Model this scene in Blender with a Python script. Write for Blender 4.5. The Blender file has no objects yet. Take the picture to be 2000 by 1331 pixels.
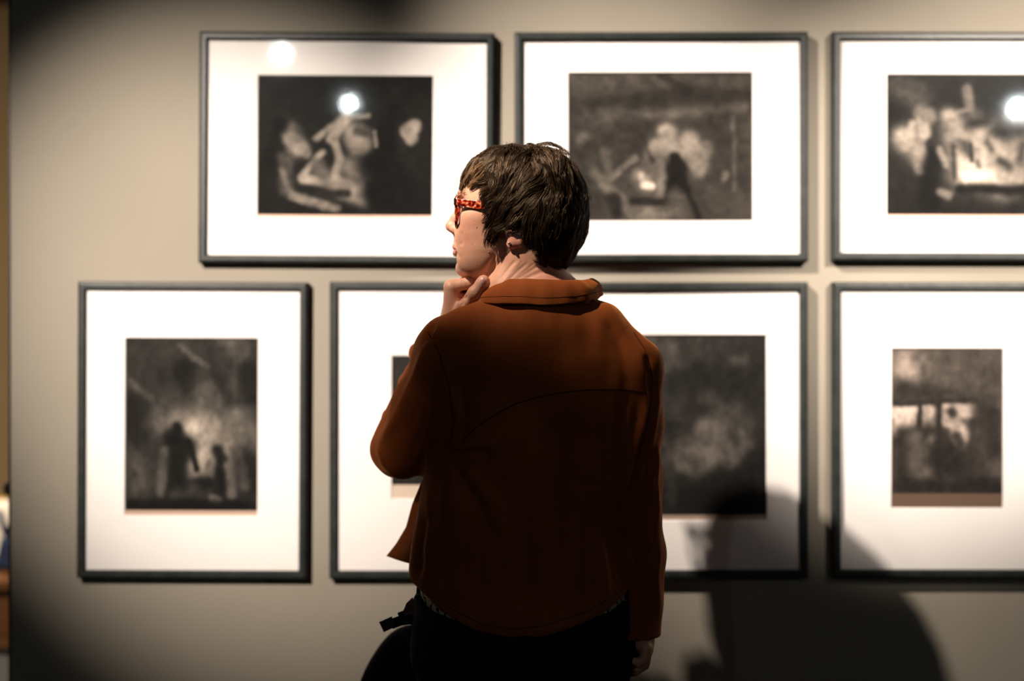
import bpy, bmesh, math, random
import numpy as np
from mathutils import Vector, Matrix
from mathutils.bvhtree import BVHTree

random.seed(4); RNG = np.random.default_rng(4)
S = bpy.context.scene
COL = S.collection

# ------------------------------------------------------------------ camera, world, lights, exposure
FP = 2777.8          # focal length in pixels of the 2000 px wide frame (50 mm)
CZ = 1.31            # camera height
WALL_Y = 3.05
def at(px, py, y):   # photo pixel + depth -> point in the room
    return Vector(((px-1000)/FP*y, y, CZ-(py-665.5)/FP*y))

cam = bpy.data.cameras.new('camera'); cam_o = bpy.data.objects.new('camera', cam); COL.objects.link(cam_o)
cam.lens = 50; cam.sensor_width = 36; cam.clip_start = .05
cam_o.location = (0, 0, CZ); cam_o.rotation_euler = (math.pi/2, 0, 0)
cam.dof.use_dof = True; cam.dof.focus_distance = 2.42; cam.dof.aperture_fstop = 1.25
S.camera = cam_o

w = bpy.data.worlds.new('world'); S.world = w; w.use_nodes = True
w.node_tree.nodes['Background'].inputs[0].default_value = (.30, .25, .20, 1)
w.node_tree.nodes['Background'].inputs[1].default_value = .012
S.view_settings.view_transform = 'Standard'; S.view_settings.look = 'None'
S.view_settings.gamma = 1; S.view_settings.exposure = 0; S.view_settings.use_curve_mapping = False
S.cycles.use_denoising = True
S.cycles.sample_clamp_indirect = 6.0
S.cycles.max_bounces = 8; S.cycles.transparent_max_bounces = 16
S.cycles.caustics_reflective = False; S.cycles.caustics_refractive = False

def spot(name, loc, target, power, half_deg, blend=1.0, radius=.03, col=(1, .87, .75)):
    d = bpy.data.lights.new(name, 'SPOT'); d.energy = power; d.color = col
    d.spot_size = math.radians(2*half_deg); d.spot_blend = blend; d.shadow_soft_size = radius
    o = bpy.data.objects.new(name, d); COL.objects.link(o); o.location = loc
    o.rotation_euler = (Vector(target)-Vector(loc)).to_track_quat('-Z', 'Y').to_euler()
    return o
# gallery spots on the ceiling track, aimed at the prints
LAMPS = [  # location, aim, power, half cone
    ((-1.15, 1.50, 3.08), (.50, WALL_Y, 1.39), 940, 15.4),
    ((-.86, 1.71, 2.60), (.66, WALL_Y, 1.46), 60, 18.0),
    ((-1.60, .30, 2.86), (-.57, WALL_Y, 1.345), 1150, 13.1),
    ((1.90, .50, 2.86), (1.08, WALL_Y, 1.60), 1120, 13.3),
]
for i, (l, t, p, h) in enumerate(LAMPS):
    spot('gallery_spot', l, t, p, h)
spot('far_room_spot', (-2.3, 3.5, 2.9), (-1.9, 5.6, .7), 520, 62, col=(1, .84, .62))

# ------------------------------------------------------------------ materials
def mat(name, col, rough=.6, spec=.5, metal=0.0):
    m = bpy.data.materials.new(name); m.use_nodes = True
    b = m.node_tree.nodes['Principled BSDF']
    b.inputs['Base Color'].default_value = (*col, 1); b.inputs['Roughness'].default_value = rough
    b.inputs['Specular IOR Level'].default_value = spec; b.inputs['Metallic'].default_value = metal
    return m
def nd(m, t, **kw):
    n = m.node_tree.nodes.new(t)
    for k, v in kw.items():
        if hasattr(n, k): setattr(n, k, v)
        else: n.inputs[k.replace('_', ' ')].default_value = v
    return n
def bsdf(m): return m.node_tree.nodes['Principled BSDF']
def ln(m, a, b): m.node_tree.links.new(a, b)
def noise_tint(m, c1, c2, scale, detail=4, bump=0, bump_scale=None, stretch=None, p0=.35, p1=.65):
    tc = nd(m, 'ShaderNodeTexCoord'); mp = nd(m, 'ShaderNodeMapping')
    if stretch: mp.inputs['Scale'].default_value = stretch
    ln(m, tc.outputs['Object'], mp.inputs['Vector'])
    n = nd(m, 'ShaderNodeTexNoise', Scale=scale, Detail=detail); ln(m, mp.outputs[0], n.inputs['Vector'])
    r = nd(m, 'ShaderNodeValToRGB'); r.color_ramp.elements[0].color = (*c1, 1); r.color_ramp.elements[1].color = (*c2, 1)
    r.color_ramp.elements[0].position = p0; r.color_ramp.elements[1].position = p1
    ln(m, n.outputs['Fac'], r.inputs[0]); ln(m, r.outputs[0], bsdf(m).inputs['Base Color'])
    if bump:
        n2 = nd(m, 'ShaderNodeTexNoise', Scale=bump_scale or scale*4, Detail=3); ln(m, mp.outputs[0], n2.inputs['Vector'])
        b = nd(m, 'ShaderNodeBump', Strength=bump, Distance=.002); ln(m, n2.outputs['Fac'], b.inputs['Height'])
        ln(m, b.outputs[0], bsdf(m).inputs['Normal'])
    return m

M = {}
M['wall'] = noise_tint(mat('painted_wall', (.2, .18, .15), .85, .2), (.264, .238, .194), (.280, .252, .206), 3, bump=.15, bump_scale=220)
M['far_wall'] = noise_tint(mat('far_wall_paint', (.35, .24, .12), .85, .2), (.36, .25, .13), (.40, .28, .15), 1.5)
M['dark'] = mat('dark_ceiling_paint', (.03, .03, .03), .9, .1)
M['floor'] = noise_tint(mat('grey_floor', (.1, .1, .1), .6, .3), (.12, .115, .11), (.15, .145, .14), 2)
M['frame'] = noise_tint(mat('charcoal_stained_wood', (.02, .02, .02), .42, .45), (.011, .0145, .0135), (.021, .025, .0235), 30, bump=.2, bump_scale=160)
M['board'] = mat('white_mount_board', (.90, .86, .835), .9, .1)
M['bevel'] = mat('mount_bevel', (.93, .91, .88), .9, .1)
M['margin'] = mat('print_paper_margin', (.50, .36, .27), .9, .1)
M['black_metal'] = mat('black_metal', (.012, .012, .012), .4, .5)
# picture glass
g = bpy.data.materials.new('picture_glass'); g.use_nodes = True; nt = g.node_tree
nt.nodes.remove(nt.nodes['Principled BSDF'])
tr = nt.nodes.new('ShaderNodeBsdfTransparent'); gl = nt.nodes.new('ShaderNodeBsdfGlossy'); gl.inputs['Roughness'].default_value = .042
gs = nt.nodes.new('ShaderNodeBsdfGlossy'); gs.inputs['Roughness'].default_value = .22
lw = nt.nodes.new('ShaderNodeLayerWeight'); lw.inputs['Blend'].default_value = .5
pw_ = nt.nodes.new('ShaderNodeMath'); pw_.operation = 'POWER'; pw_.inputs[1].default_value = 5; nt.links.new(lw.outputs['Facing'], pw_.inputs[0])
fr = nt.nodes.new('ShaderNodeMath'); fr.operation = 'MULTIPLY_ADD'; fr.inputs[1].default_value = .9; fr.inputs[2].default_value = .03; nt.links.new(pw_.outputs[0], fr.inputs[0])
mx = nt.nodes.new('ShaderNodeMixShader'); m2 = nt.nodes.new('ShaderNodeMixShader'); m2.inputs[0].default_value = .06
nt.links.new(gl.outputs[0], m2.inputs[1]); nt.links.new(gs.outputs[0], m2.inputs[2])
nt.links.new(fr.outputs[0], mx.inputs[0]); nt.links.new(tr.outputs[0], mx.inputs[1]); nt.links.new(m2.outputs[0], mx.inputs[2])
nt.links.new(mx.outputs[0], nt.nodes['Material Output'].inputs[0])
M['glass'] = g
def emit(name, col, s):
    m = bpy.data.materials.new(name); m.use_nodes = True; b = bsdf(m)
    b.inputs['Base Color'].default_value = (0, 0, 0, 1)
    b.inputs['Emission Color'].default_value = (*col, 1); b.inputs['Emission Strength'].default_value = s
    return m
M['lens'] = emit('lit_lamp_lens', (.9, 1, 1), 850)
M['lens_big'] = emit('lit_lamp_lens_wide', (.9, 1, 1), 850)

# ------------------------------------------------------------------ object helpers
def origin_of(p):
    v = Vector((0, 0, 0))
    while p is not None: v = v + p.location; p = p.parent
    return v
def mk(name, verts, faces, m, parent=None, origin=None, smooth=False, kind=None):
    """verts in room coordinates (or, under a parent, still room coordinates)"""
    po = origin_of(parent)
    o0 = Vector(origin) if origin is not None else po
    V = np.asarray(verts, dtype=float).reshape(-1, 3) - np.array(o0)
    me = bpy.data.meshes.new(name); me.from_pydata(V.tolist(), [], [tuple(map(int, f)) for f in faces]); me.update()
    if smooth: me.polygons.foreach_set('use_smooth', [True]*len(me.polygons))
    if m: me.materials.append(m)
    o = bpy.data.objects.new(name, me); COL.objects.link(o)
    o.location = o0-po if parent else o0
    if parent: o.parent = parent
    if kind: o['kind'] = kind
    return o
def tag(o, label, cat, group=None):
    o['label'] = label; o['category'] = cat
    if group: o['group'] = group
    return o
def empty(name, loc, label, cat, group=None):
    o = bpy.data.objects.new(name, None); COL.objects.link(o); o.location = loc; o.empty_display_size = .05
    return tag(o, label, cat, group)
def box(x0, x1, y0, y1, z0, z1):
    v = [(x, y, z) for x in (x0, x1) for y in (y0, y1) for z in (z0, z1)]
    return v, [(0, 1, 3, 2), (4, 6, 7, 5), (0, 4, 5, 1), (2, 3, 7, 6), (0, 2, 6, 4), (1, 5, 7, 3)]
def join(*parts):
    V, F = [], []
    for v, f in parts:
        n = len(V); V += [tuple(p) for p in v]; F += [tuple(i+n for i in q) for q in f]
    return V, F
def bevelled_box(x0, x1, y0, y1, z0, z1, r=.004, seg=2):
    bm = bmesh.new(); bmesh.ops.create_cube(bm, size=1)
    for v in bm.verts: v.co = Vector(((x0+x1)/2+v.co.x*(x1-x0), (y0+y1)/2+v.co.y*(y1-y0), (z0+z1)/2+v.co.z*(z1-z0)))
    bmesh.ops.bevel(bm, geom=bm.edges[:], offset=r, segments=seg, affect='EDGES', profile=.5)
    V = [v.co.copy() for v in bm.verts]; F = [[v.index for v in f.verts] for f in bm.faces]; bm.free(); return V, F
def tube(pts, rad, n=8, closed=False):
    P = [Vector(p) for p in pts]; R = rad if hasattr(rad, '__len__') else [rad]*len(P); V, F = [], []
    prev = None
    for i, p in enumerate(P):
        if closed: t = P[(i+1) % len(P)]-P[i-1]
        else: t = P[min(i+1, len(P)-1)]-P[max(i-1, 0)]
        t.normalize()
        if prev is None: a = t.orthogonal().normalized()
        else: a = (prev-t*prev.dot(t)).normalized()
        prev = a; b = t.cross(a)
        for k in range(n):
            q = 2*math.pi*k/n; V.append(p+(a*math.cos(q)+b*math.sin(q))*R[i])
    m = len(P)
    for i in range(m if closed else m-1):
        for k in range(n):
            F.append((i*n+k, i*n+(k+1) % n, ((i+1) % m)*n+(k+1) % n, ((i+1) % m)*n+k))
    if not closed: F.append(tuple(range(n))[::-1]); F.append(tuple((m-1)*n+k for k in range(n)))
    return V, F
def disc(c, nrm, r, thick=.004, n=24):
    c = Vector(c); nrm = Vector(nrm).normalized(); return tube([c, c+nrm*thick], r, n)

# ------------------------------------------------------------------ room
EDGE_X = at(21.5, 0, WALL_Y).x
def struct(name, v, f, m): return mk(name, v, f, m, kind='structure')
struct('floor', *box(-5, 3.4, -3.6, 8.0, -.1, 0), M['floor'])
ceil_o = struct('ceiling', *box(-5, 3.4, -3.6, 8.0, 3.2, 3.3), M['dark'])
struct('wall_front', *box(EDGE_X, 3.4, WALL_Y, WALL_Y+.14, 0, 3.2), M['wall'])
struct('wall_right', *box(3.4, 3.5, -3.6, 8.0, 0, 3.2), M['dark'])
struct('wall_left', *box(-5.1, -5, -3.6, 8.0, 0, 3.2), M['dark'])
struct('wall_back', *box(-5, 3.4, -3.7, -3.6, 0, 3.2), M['dark'])
struct('wall_far', *box(-5, 3.4, 8.0, 8.1, 0, 3.2), M['far_wall'])
# dark edge trim closing the end of the picture wall
struct('trim_1', *box(EDGE_X-.006, EDGE_X, WALL_Y+.002, WALL_Y+.14, 0, 3.2), M['black_metal'])
# ceiling track with the spots: parts of the ceiling
def track(y, x0, x1): mk('track', *box(x0, x1, y-.018, y+.018, 3.165, 3.2), M['black_metal'], ceil_o)
def spotlight(loc, target, lens_r, lens_m):
    l = Vector(loc); d = (Vector(target)-l).normalized(); b = l-d*.012
    v, f = join(tube([b-d*.14, b-d*.135, b], [.02, .036, .038], 20), tube([Vector((l.x, l.y, 3.166))+Vector((0, -.03, 0)), b-d*.08+Vector((0, 0, .03))], .008, 8))
    s = mk('spotlight', v, f, M['black_metal'], ceil_o)
    if lens_r: mk('lamp_lens', *disc(b+d*.001, d, lens_r, .003), lens_m, s)
    return s
for l, t, p, h in LAMPS: track(l[1], l[0]-.5, l[0]+.5)
for l, t, p, h in LAMPS: spotlight(Vector(l)-(Vector(t)-Vector(l)).normalized()*.05, t, 0, None)
# lamps whose reflections show in the picture glass (mirror positions of the bright discs)
def lamp_for(px, py, z):
    d = (z-CZ)/((665.5-py)/FP); gy = WALL_Y-.021
    return Vector(((px-1000)/FP*d, 2*gy-d, z))
for px, py, z, r in ((550, 105, 2.86, .018), (682, 202, 2.86, .016), (1990, 212, 2.86, .03)):
    l = lamp_for(px, py, z); tgt = Vector((l.x*.5, WALL_Y, 1.45)); track(l.y, l.x-.8, l.x+.8)
    spotlight(l, tgt, r, M['lens'])

# ------------------------------------------------------------------ framed prints
def print_material(): 
    m = mat('mezzotint_print', (.02, .02, .02), .85, .15)
    a = nd(m, 'ShaderNodeAttribute'); a.attribute_name = 'ink'
    tc = nd(m, 'ShaderNodeTexCoord'); n = nd(m, 'ShaderNodeTexNoise', Scale=420, Detail=2); ln(m, tc.outputs['Object'], n.inputs['Vector'])
    mr = nd(m, 'ShaderNodeMapRange'); mr.inputs['To Min'].default_value = .75; mr.inputs['To Max'].default_value = 1.25; ln(m, n.outputs['Fac'], mr.inputs['Value'])
    mu = nd(m, 'ShaderNodeVectorMath', operation='SCALE'); ln(m, a.outputs['Color'], mu.inputs[0]); ln(m, mr.outputs[0], mu.inputs['Scale'])
    ln(m, mu.outputs[0], bsdf(m).inputs['Base Color']); return m
M['print'] = print_material()
def value_noise(u, v, seed, octs=5, base=4):
    r = np.random.default_rng(seed); out = np.zeros_like(u); amp = 1; tot = 0
    for o in range(octs):
        n = base*2**o; g = r.random((n+2, n+2)); x = u*n; y = v*n; xi = x.astype(int).clip(0, n); yi = y.astype(int).clip(0, n); fx = x-xi; fy = y-yi
        fx = fx*fx*(3-2*fx); fy = fy*fy*(3-2*fy)
        out += amp*((g[yi, xi]*(1-fx)+g[yi, xi+1]*fx)*(1-fy)+(g[yi+1, xi]*(1-fx)+g[yi+1, xi+1]*fx)*fy); tot += amp; amp *= .6
    return out/tot
def ink_image(spec, nu, nv, seed):
    """loose tonal study: soft pale and dark strokes on a dark sepia ground"""
    u, v = np.meshgrid(np.linspace(0, 1, nu), np.linspace(0, 1, nv)); asp = spec['asp']
    tone = spec['base']*(.45+1.1*value_noise(u, v, seed))
    wob = .035*(value_noise(u, v, seed+7, 4, 6)-.5); wob2 = .035*(value_noise(u, v, seed+8, 4, 6)-.5)
    uu, vv = u+wob, v+wob2
    fine = value_noise(u, v, seed+3, 4, 14)
    for (x0, y0, x1, y1, r, val, soft) in spec['strokes']:
        ax, ay, bx, by = x0*asp, y0, x1*asp, y1; px, py = uu*asp, vv
        L = (bx-ax)**2+(by-ay)**2
        t = np.clip(((px-ax)*(bx-ax)+(py-ay)*(by-ay))/(L+1e-9), 0, 1)
        d = np.hypot(px-ax-t*(bx-ax), py-ay-t*(by-ay))/r
        a = 1/(1+np.exp((d-1)/max(soft, .02)*3))
        vv2 = val*(.3+1.4*fine) if val > spec['base'] else val*(.6+.8*fine)
        tone = tone*(1-a)+vv2*a
    tone = tone*(.62+.76*value_noise(u, v, seed+21, 3, 30))*(.75+.5*value_noise(u*1.0, v*.35, seed+22, 3, 22))
    c = np.array(spec.get('tint', (1.0, .86, .72)))
    lo = np.array(spec.get('lo', (1.0, .94, .84)))
    k = np.clip(tone/.15, 0, 1)[..., None]
    return np.clip(tone[..., None]*(lo*(1-k)+c*k), 0, 1)
DK = .004
ART = {
 1: dict(base=.007, strokes=[(.75,.0,.8,.5,.16,.010,.8),(.16,.42,.2,.5,.085,.10,.5),(.13,.36,.1,.6,.07,DK,.4),(.19,.45,.24,.52,.05,.22,.5),(.25,.5,.28,.56,.03,.25,.5),
    (.33,.45,.5,.28,.02,.18,.5),(.5,.3,.42,.45,.035,.30,.5),(.43,.46,.47,.6,.025,.26,.5),(.47,.6,.44,.72,.025,.26,.5),(.52,.3,.62,.28,.014,.22,.5),(.37,.55,.26,.72,.022,.22,.5),(.26,.74,.5,.77,.03,.28,.5),
    (.35,.65,.38,.74,.05,.09,.7),(.55,.42,.58,.5,.075,.26,.5),(.56,.4,.62,.4,.035,.05,.6),(.53,.66,.6,.7,.07,.15,.6),(.15,.6,.17,.8,.05,.05,.6),(.13,.68,.2,.86,.018,.12,.5),
    (.2,.86,.45,.95,.028,.16,.5),(.45,.78,.6,.86,.06,.30,.7),(.35,.84,.52,.84,.035,.012,.5),(.73,.4,.73,.5,.075,DK,.3),(.7,.66,.86,.9,.16,DK,.35),(.66,.85,.95,.9,.1,DK,.4),(.66,.4,.67,.5,.012,.18,.5),
    (.855,.39,.885,.37,.05,.22,.3),(.86,.42,.875,.45,.042,.20,.3)]),
 2: dict(base=.034, lo=(1, .88, .76), strokes=[(.0,.05,.9,.05,.1,.05,1.2),(.0,.2,.04,.6,.05,.03,.8),(.14,.24,.5,.16,.06,.02,.6),(.5,.0,.66,.14,.03,.02,.6),(.6,.14,1,.18,.06,.02,.6),(.3,.30,.95,.24,.03,.09,.9),(.1,.3,.3,.28,.04,.05,.9),
    (.08,.45,.1,.6,.04,.08,.8),(.35,.4,.45,.42,.12,.022,.6),(.46,.5,.46,.62,.05,.11,.7),(.40,.42,.46,.6,.018,.02,.4),(.54,.4,.55,.52,.055,.34,.7),(.5,.5,.6,.54,.06,.22,.8),(.66,.46,.7,.6,.055,.30,.8),(.75,.52,.7,.66,.04,.22,.8),
    (.12,.52,.2,.5,.06,.02,.6),(.06,.6,.12,.9,.1,.025,.6),(.2,.54,.22,.68,.03,.09,.8),(.22,.72,.36,.58,.022,.12,.5),(.14,.68,.28,.86,.035,.10,.7),(.40,.70,.43,.76,.05,.20,.9),(.41,.76,.45,.77,.025,.7,.4),(.40,.69,.40,.72,.02,.45,.5),
    (.5,.6,.5,.9,.03,.12,.8),(.58,.58,.6,.64,.045,.008,.35),(.57,.66,.6,.76,.065,.007,.35),(.55,.76,.52,.95,.022,.007,.4),(.62,.74,.71,.98,.022,.007,.4),(.58,.84,.62,.96,.05,.06,.8),(.3,.92,.5,.96,.06,.13,.9),(.35,.87,.5,.88,.03,.015,.5),
    (.25,.86,.26,.95,.05,.012,.5),(.82,.34,.9,.8,.12,.028,.9),(.85,.68,.84,.72,.02,.13,.7),(.89,.3,.9,.8,.012,.07,.8),(.8,.9,.9,.95,.1,.04,.9)]),
 3: dict(base=.009, strokes=[(.08,.1,.16,.15,.09,.05,.8),(.14,.36,.12,.5,.03,.20,.6),(.2,.32,.2,.42,.045,.36,.5),(.2,.27,.22,.3,.06,.13,.5),(.10,.45,.2,.58,.07,.26,.8),(.16,.6,.17,.68,.03,.15,.7),(.24,.5,.26,.56,.05,.01,.4),(.25,.62,.24,.9,.09,DK,.4),
    (.29,.54,.32,.64,.02,.22,.6),(.34,.3,.36,.44,.055,.26,.7),(.44,.1,.46,.24,.03,.13,.6),(.38,.27,.45,.25,.014,.15,.6),(.38,.4,.42,.7,.08,.22,.9),(.5,.4,.5,.7,.08,.30,.9),(.45,.68,.6,.74,.09,.55,.8),(.58,.5,.64,.66,.09,.36,.9),(.72,.4,.72,.7,.1,.22,.9),
    (.3,.84,.34,.86,.025,.15,.6),(.4,.82,.95,.82,.04,.006,.5),(.42,.5,.44,.56,.035,.03,1.2),(.54,.48,.57,.53,.03,.03,1.2),(.62,.62,.66,.66,.03,.03,1.2),(.49,.62,.5,.66,.022,.03,1.2),(.36,.52,.37,.74,.02,.02,1.0),(.74,.5,.73,.6,.03,.03,1.1),(.45,.36,.53,.34,.05,.012,.9),(.6,.4,.72,.4,.06,.012,.9),(.85,.3,.9,.7,.12,.012,.8),(.45,.5,.46,.62,.015,.02,.5)]),
 4: dict(base=.022, strokes=[(.1,.06,.6,.1,.09,.022,1.),(.78,.03,.86,.08,.06,.06,.9),(.4,.05,.62,.16,.014,.06,.8),(.9,.1,.8,.3,.03,.05,.9),(.04,.26,.2,.36,.02,.06,.8),(.08,.42,.1,.52,.1,.009,.5),(.28,.2,.32,.4,.03,.012,.5),(.45,.18,.46,.4,.07,.009,.4),(.7,.24,.76,.4,.05,.011,.6),
    (.92,.2,.95,.32,.08,.009,.5),(.3,.445,1,.35,.016,.004,.35),(.35,.35,.4,.5,.06,.035,.9),(.6,.3,.65,.4,.06,.045,.9),(.6,.44,.8,.5,.09,.06,.9),(.28,.47,.36,.52,.06,.06,.9),(.54,.6,.62,.66,.12,.50,.8),(.68,.56,.74,.58,.08,.20,.9),(.84,.5,.92,.6,.08,.09,.9),
    (.40,.52,.4,.54,.035,.005,.4),(.38,.6,.45,.64,.085,.005,.4),(.38,.72,.37,.9,.085,.006,.4),(.48,.6,.54,.76,.02,.005,.4),(.3,.66,.26,.9,.022,.06,.7),(.08,.75,.12,.85,.06,.05,.9),(.7,.66,.72,.7,.045,.006,.4),(.7,.78,.74,.88,.07,.006,.5),(.64,.72,.62,.86,.02,.12,.7),
    (.78,.74,.8,.92,.022,.13,.7),(.9,.7,.94,.85,.08,.008,.7),(.84,.68,.88,.86,.03,.05,.9),(.5,.86,.62,.84,.05,.006,.5),(.66,.93,.7,.95,.02,.14,.7),(.4,.92,.5,.9,.05,.03,.9),(.05,.97,.95,.98,.04,.005,.6)]),
 5: dict(base=.022, strokes=[(.3,.3,.7,.4,.3,.025,1),(.4,.6,.6,.7,.15,.10,.9)]),
 6: dict(base=.014, tint=(1, .84, .72), strokes=[(.1,.06,.25,.1,.10,.07,.9),(.2,.16,.36,.12,.07,.055,.9),(.5,.08,.6,.08,.07,.04,.9),(.75,.15,.85,.15,.03,.045,.8),(.5,.3,.9,.3,.15,.012,.9),(.1,.4,.35,.42,.08,.028,.9),(.6,.36,.7,.42,.05,.03,.9),(.8,.42,.85,.5,.05,.04,.8),
    (.58,.52,.64,.52,.05,.13,.8),(.66,.54,.7,.62,.05,.12,.8),(.46,.64,.55,.62,.07,.09,.8),(.78,.5,.86,.6,.04,.06,.8),(.8,.66,.74,.7,.035,.09,.8),(.42,.72,.5,.74,.05,.10,.8),(.55,.58,.6,.7,.05,.12,.8),(.62,.66,.72,.68,.04,.13,.8),(.3,.6,.35,.9,.03,.035,.9),(.2,.56,.25,.7,.04,.04,.9),(.85,.95,.95,.95,.2,.006,1.4),(.5,.97,.7,.97,.12,.006,1.4)]),
 7: dict(base=.05, tint=(1, .82, .7), lo=(1, .86, .74), strokes=[(.1,.12,.16,.16,.1,.22,.7),(.05,.2,.02,.3,.04,.16,.8),(.3,.06,.5,.1,.06,.10,.9),(.35,.2,.45,.3,.08,.09,.9),(.1,.3,.6,.36,.09,.022,.6),(.55,.06,.95,.3,.12,.05,1),(.08,.46,.3,.44,.07,.40,.35),(.5,.42,.7,.42,.06,.36,.35),(.52,.52,.6,.6,.07,.34,.4),(.08,.56,.2,.54,.06,.34,.5),(.3,.5,.36,.6,.05,.35,.5),
    (.64,.62,.63,.66,.04,.40,.5),(.02,.38,.75,.36,.025,.02,.4),(.26,.4,.25,.62,.02,.022,.4),(.43,.38,.43,.88,.022,.02,.4),(.54,.44,.55,.45,.035,.025,.5),(.48,.58,.5,.66,.04,.03,.5),(.58,.6,.62,.66,.035,.03,.5),(.14,.62,.34,.6,.09,.016,.4),(.1,.75,.12,.88,.05,.02,.5),(.22,.62,.24,.92,.05,.07,.8),(.36,.64,.34,.84,.03,.15,.8),
    (.46,.75,.75,.8,.13,.016,.45),(.8,.4,.78,.85,.08,.03,.6),(.9,.45,.93,.7,.05,.02,.6),(.9,.83,.98,.84,.05,.06,.9),(.1,.96,.95,.96,.06,.018,.5)]),
}
FD = .027   # frame depth
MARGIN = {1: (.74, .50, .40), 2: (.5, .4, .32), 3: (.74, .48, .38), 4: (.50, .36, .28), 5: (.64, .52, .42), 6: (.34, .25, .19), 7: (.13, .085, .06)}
def framed_print(idx, outer, window, pic, margin, label, roll=0.0):
    x0, x1, y0, y1 = outer; yf = WALL_Y-FD
    A = at(x0, y0, yf); B = at(x1, y1, yf)
    X0, X1, Z1, Z0 = A.x, B.x, A.z, B.z
    root = empty('framed_print', ((X0+X1)/2, WALL_Y-.0015, Z0), label, 'picture', 'black framed prints on the gallery wall')
    Lw = window[0]-x0; k = 1/FP*yf
    t = Lw*k
    prof = [(0, .002), (0, FD-.005), (.003, FD-.001), (.006, FD), (t-.003, FD), (t, FD-.003), (t, .004), (t, .002)]
    cor = [(X0, Z0), (X1, Z0), (X1, Z1), (X0, Z1)]; inw = [(1, 1), (-1, 1), (-1, -1), (1, -1)]
    for i in range(4):
        j = (i+1) % 4; V = []; n = len(prof)
        for c, s in ((cor[i], inw[i]), (cor[j], inw[j])):
            for (q, d) in prof: V.append((c[0]+s[0]*q, WALL_Y-d, c[1]+s[1]*q))
        F = [(a, (a+1) % n, n+(a+1) % n, n+a) for a in range(n)]+[tuple(range(n))[::-1], tuple(range(n, 2*n))]
        mk('frame_rail', V, F, M['frame'], root)
    # mount board with bevelled window
    ym = WALL_Y-.017
    p0 = at(pic[0], pic[2], ym); p1 = at(pic[1], margin, ym); e = .0015
    ox0, ox1, oz0, oz1 = X0+t*.6, X1-t*.6, Z0+t*.6, Z1-t*.6
    a, b, c, d = p0.x, p1.x, p1.z, p0.z
    V = [(ox0, ym, oz0), (ox1, ym, oz0), (ox1, ym, oz1), (ox0, ym, oz1), (a, ym, c), (b, ym, c), (b, ym, d), (a, ym, d)]
    V += [(p[0], ym+.003, p[2]) for p in V[:4]]+[(a+e, ym+.003, c+e), (b-e, ym+.003, c+e), (b-e, ym+.003, d-e), (a+e, ym+.003, d-e)]
    F = []
    for i in range(4):
        j = (i+1) % 4; F += [(i, j, 4+j, 4+i), (8+j, 8+i, 12+i, 12+j), (i, 8+i, 8+j, j), (4+i, 4+j, 12+j, 12+i)]
    mk('mount_board', V, F, M['board'], root)
    # print sheet: inked plate area + bare paper margin below
    yp = ym+.0035; q1 = at(pic[1], pic[3], ym)
    nu = 190; nv = max(40, int(nu*(d-q1.z)/(b-a)))
    spec = dict(ART[idx]); spec['asp'] = (b-a)/(d-q1.z)
    ink = ink_image(spec, nu, nv, 10*idx)
    gx, gz = np.meshgrid(np.linspace(a, b, nu), np.linspace(d, q1.z, nv))
    V = np.stack([gx, np.full_like(gx, yp), gz], -1).reshape(-1, 3)
    ii = (np.arange(nv-1)[:, None]*nu+np.arange(nu-1)[None]).ravel()
    F = np.stack([ii, ii+nu, ii+nu+1, ii+1], -1)
    o = mk('print', V, F, M['print'], root)
    at_ = o.data.color_attributes.new('ink', 'FLOAT_COLOR', 'POINT')
    at_.data.foreach_set('color', np.concatenate([ink.reshape(-1, 3), np.ones((nu*nv, 1))], 1).ravel().astype(np.float32))
    mo = mk('paper_margin', *box(a-.001, b+.001, yp-.0003, yp+.0005, c-.001, q1.z), mat('print_paper_margin', MARGIN[idx], .9, .1), root)
    mo['label'] = 'bare strip of brownish paper below the image'
    mk('backing_board', *box(ox0, ox1, yp+.001, yp+.005, oz0, oz1), M['margin'], root)
    mk('glass', *box(ox0, ox1, ym-.0045, ym-.0025, oz0, oz1), M['glass'], root)
    root.rotation_euler = (0, math.radians(roll), 0)
    return root
framed_print(1, (386.5, 963, 62, 515), (402, 0, 0, 0), (501, 845, 147, 420), 427, 'black framed dark print with candlelit pale shapes and two lamp reflections, upper left', .35)
framed_print(2, (1005.5, 1579.5, 61.5, 512), (1021, 0, 0, 0), (1110, 1472, 141, 431), 433, "black framed brown print in upper row, partly behind the woman's hair", -.1)
framed_print(3, (1626, 2200, 61.5, 510), (1642, 0, 0, 0), (1731, 2093, 144.5, 419.5), 426, 'black framed dark print with a bright lamp glare, cut off at upper right', .1)
framed_print(4, (148.5, 598, 551, 1131), (164, 0, 0, 0), (242, 503, 660, 998), 1009, 'black framed upright print of a smoky dark scene, lowest at far left', .25)
framed_print(5, (642.5, 1094, 551, 1132), (658, 0, 0, 0), (764, 972, 695, 948), 976, "black framed print mostly hidden behind the woman's left elbow", .1)
framed_print(6, (1134, 1579.5, 551.5, 1131), (1150, 0, 0, 0), (1214, 1499, 654, 1007), 1018, "black framed dark landscape toned print half behind the woman's right shoulder, head shadow on it", -.1)
framed_print(7, (1627, 2078, 551.5, 1130), (1643, 0, 0, 0), (1740, 1960, 680, 965), 994, 'black framed small brown upright print cut off at the lower right', .1)

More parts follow.
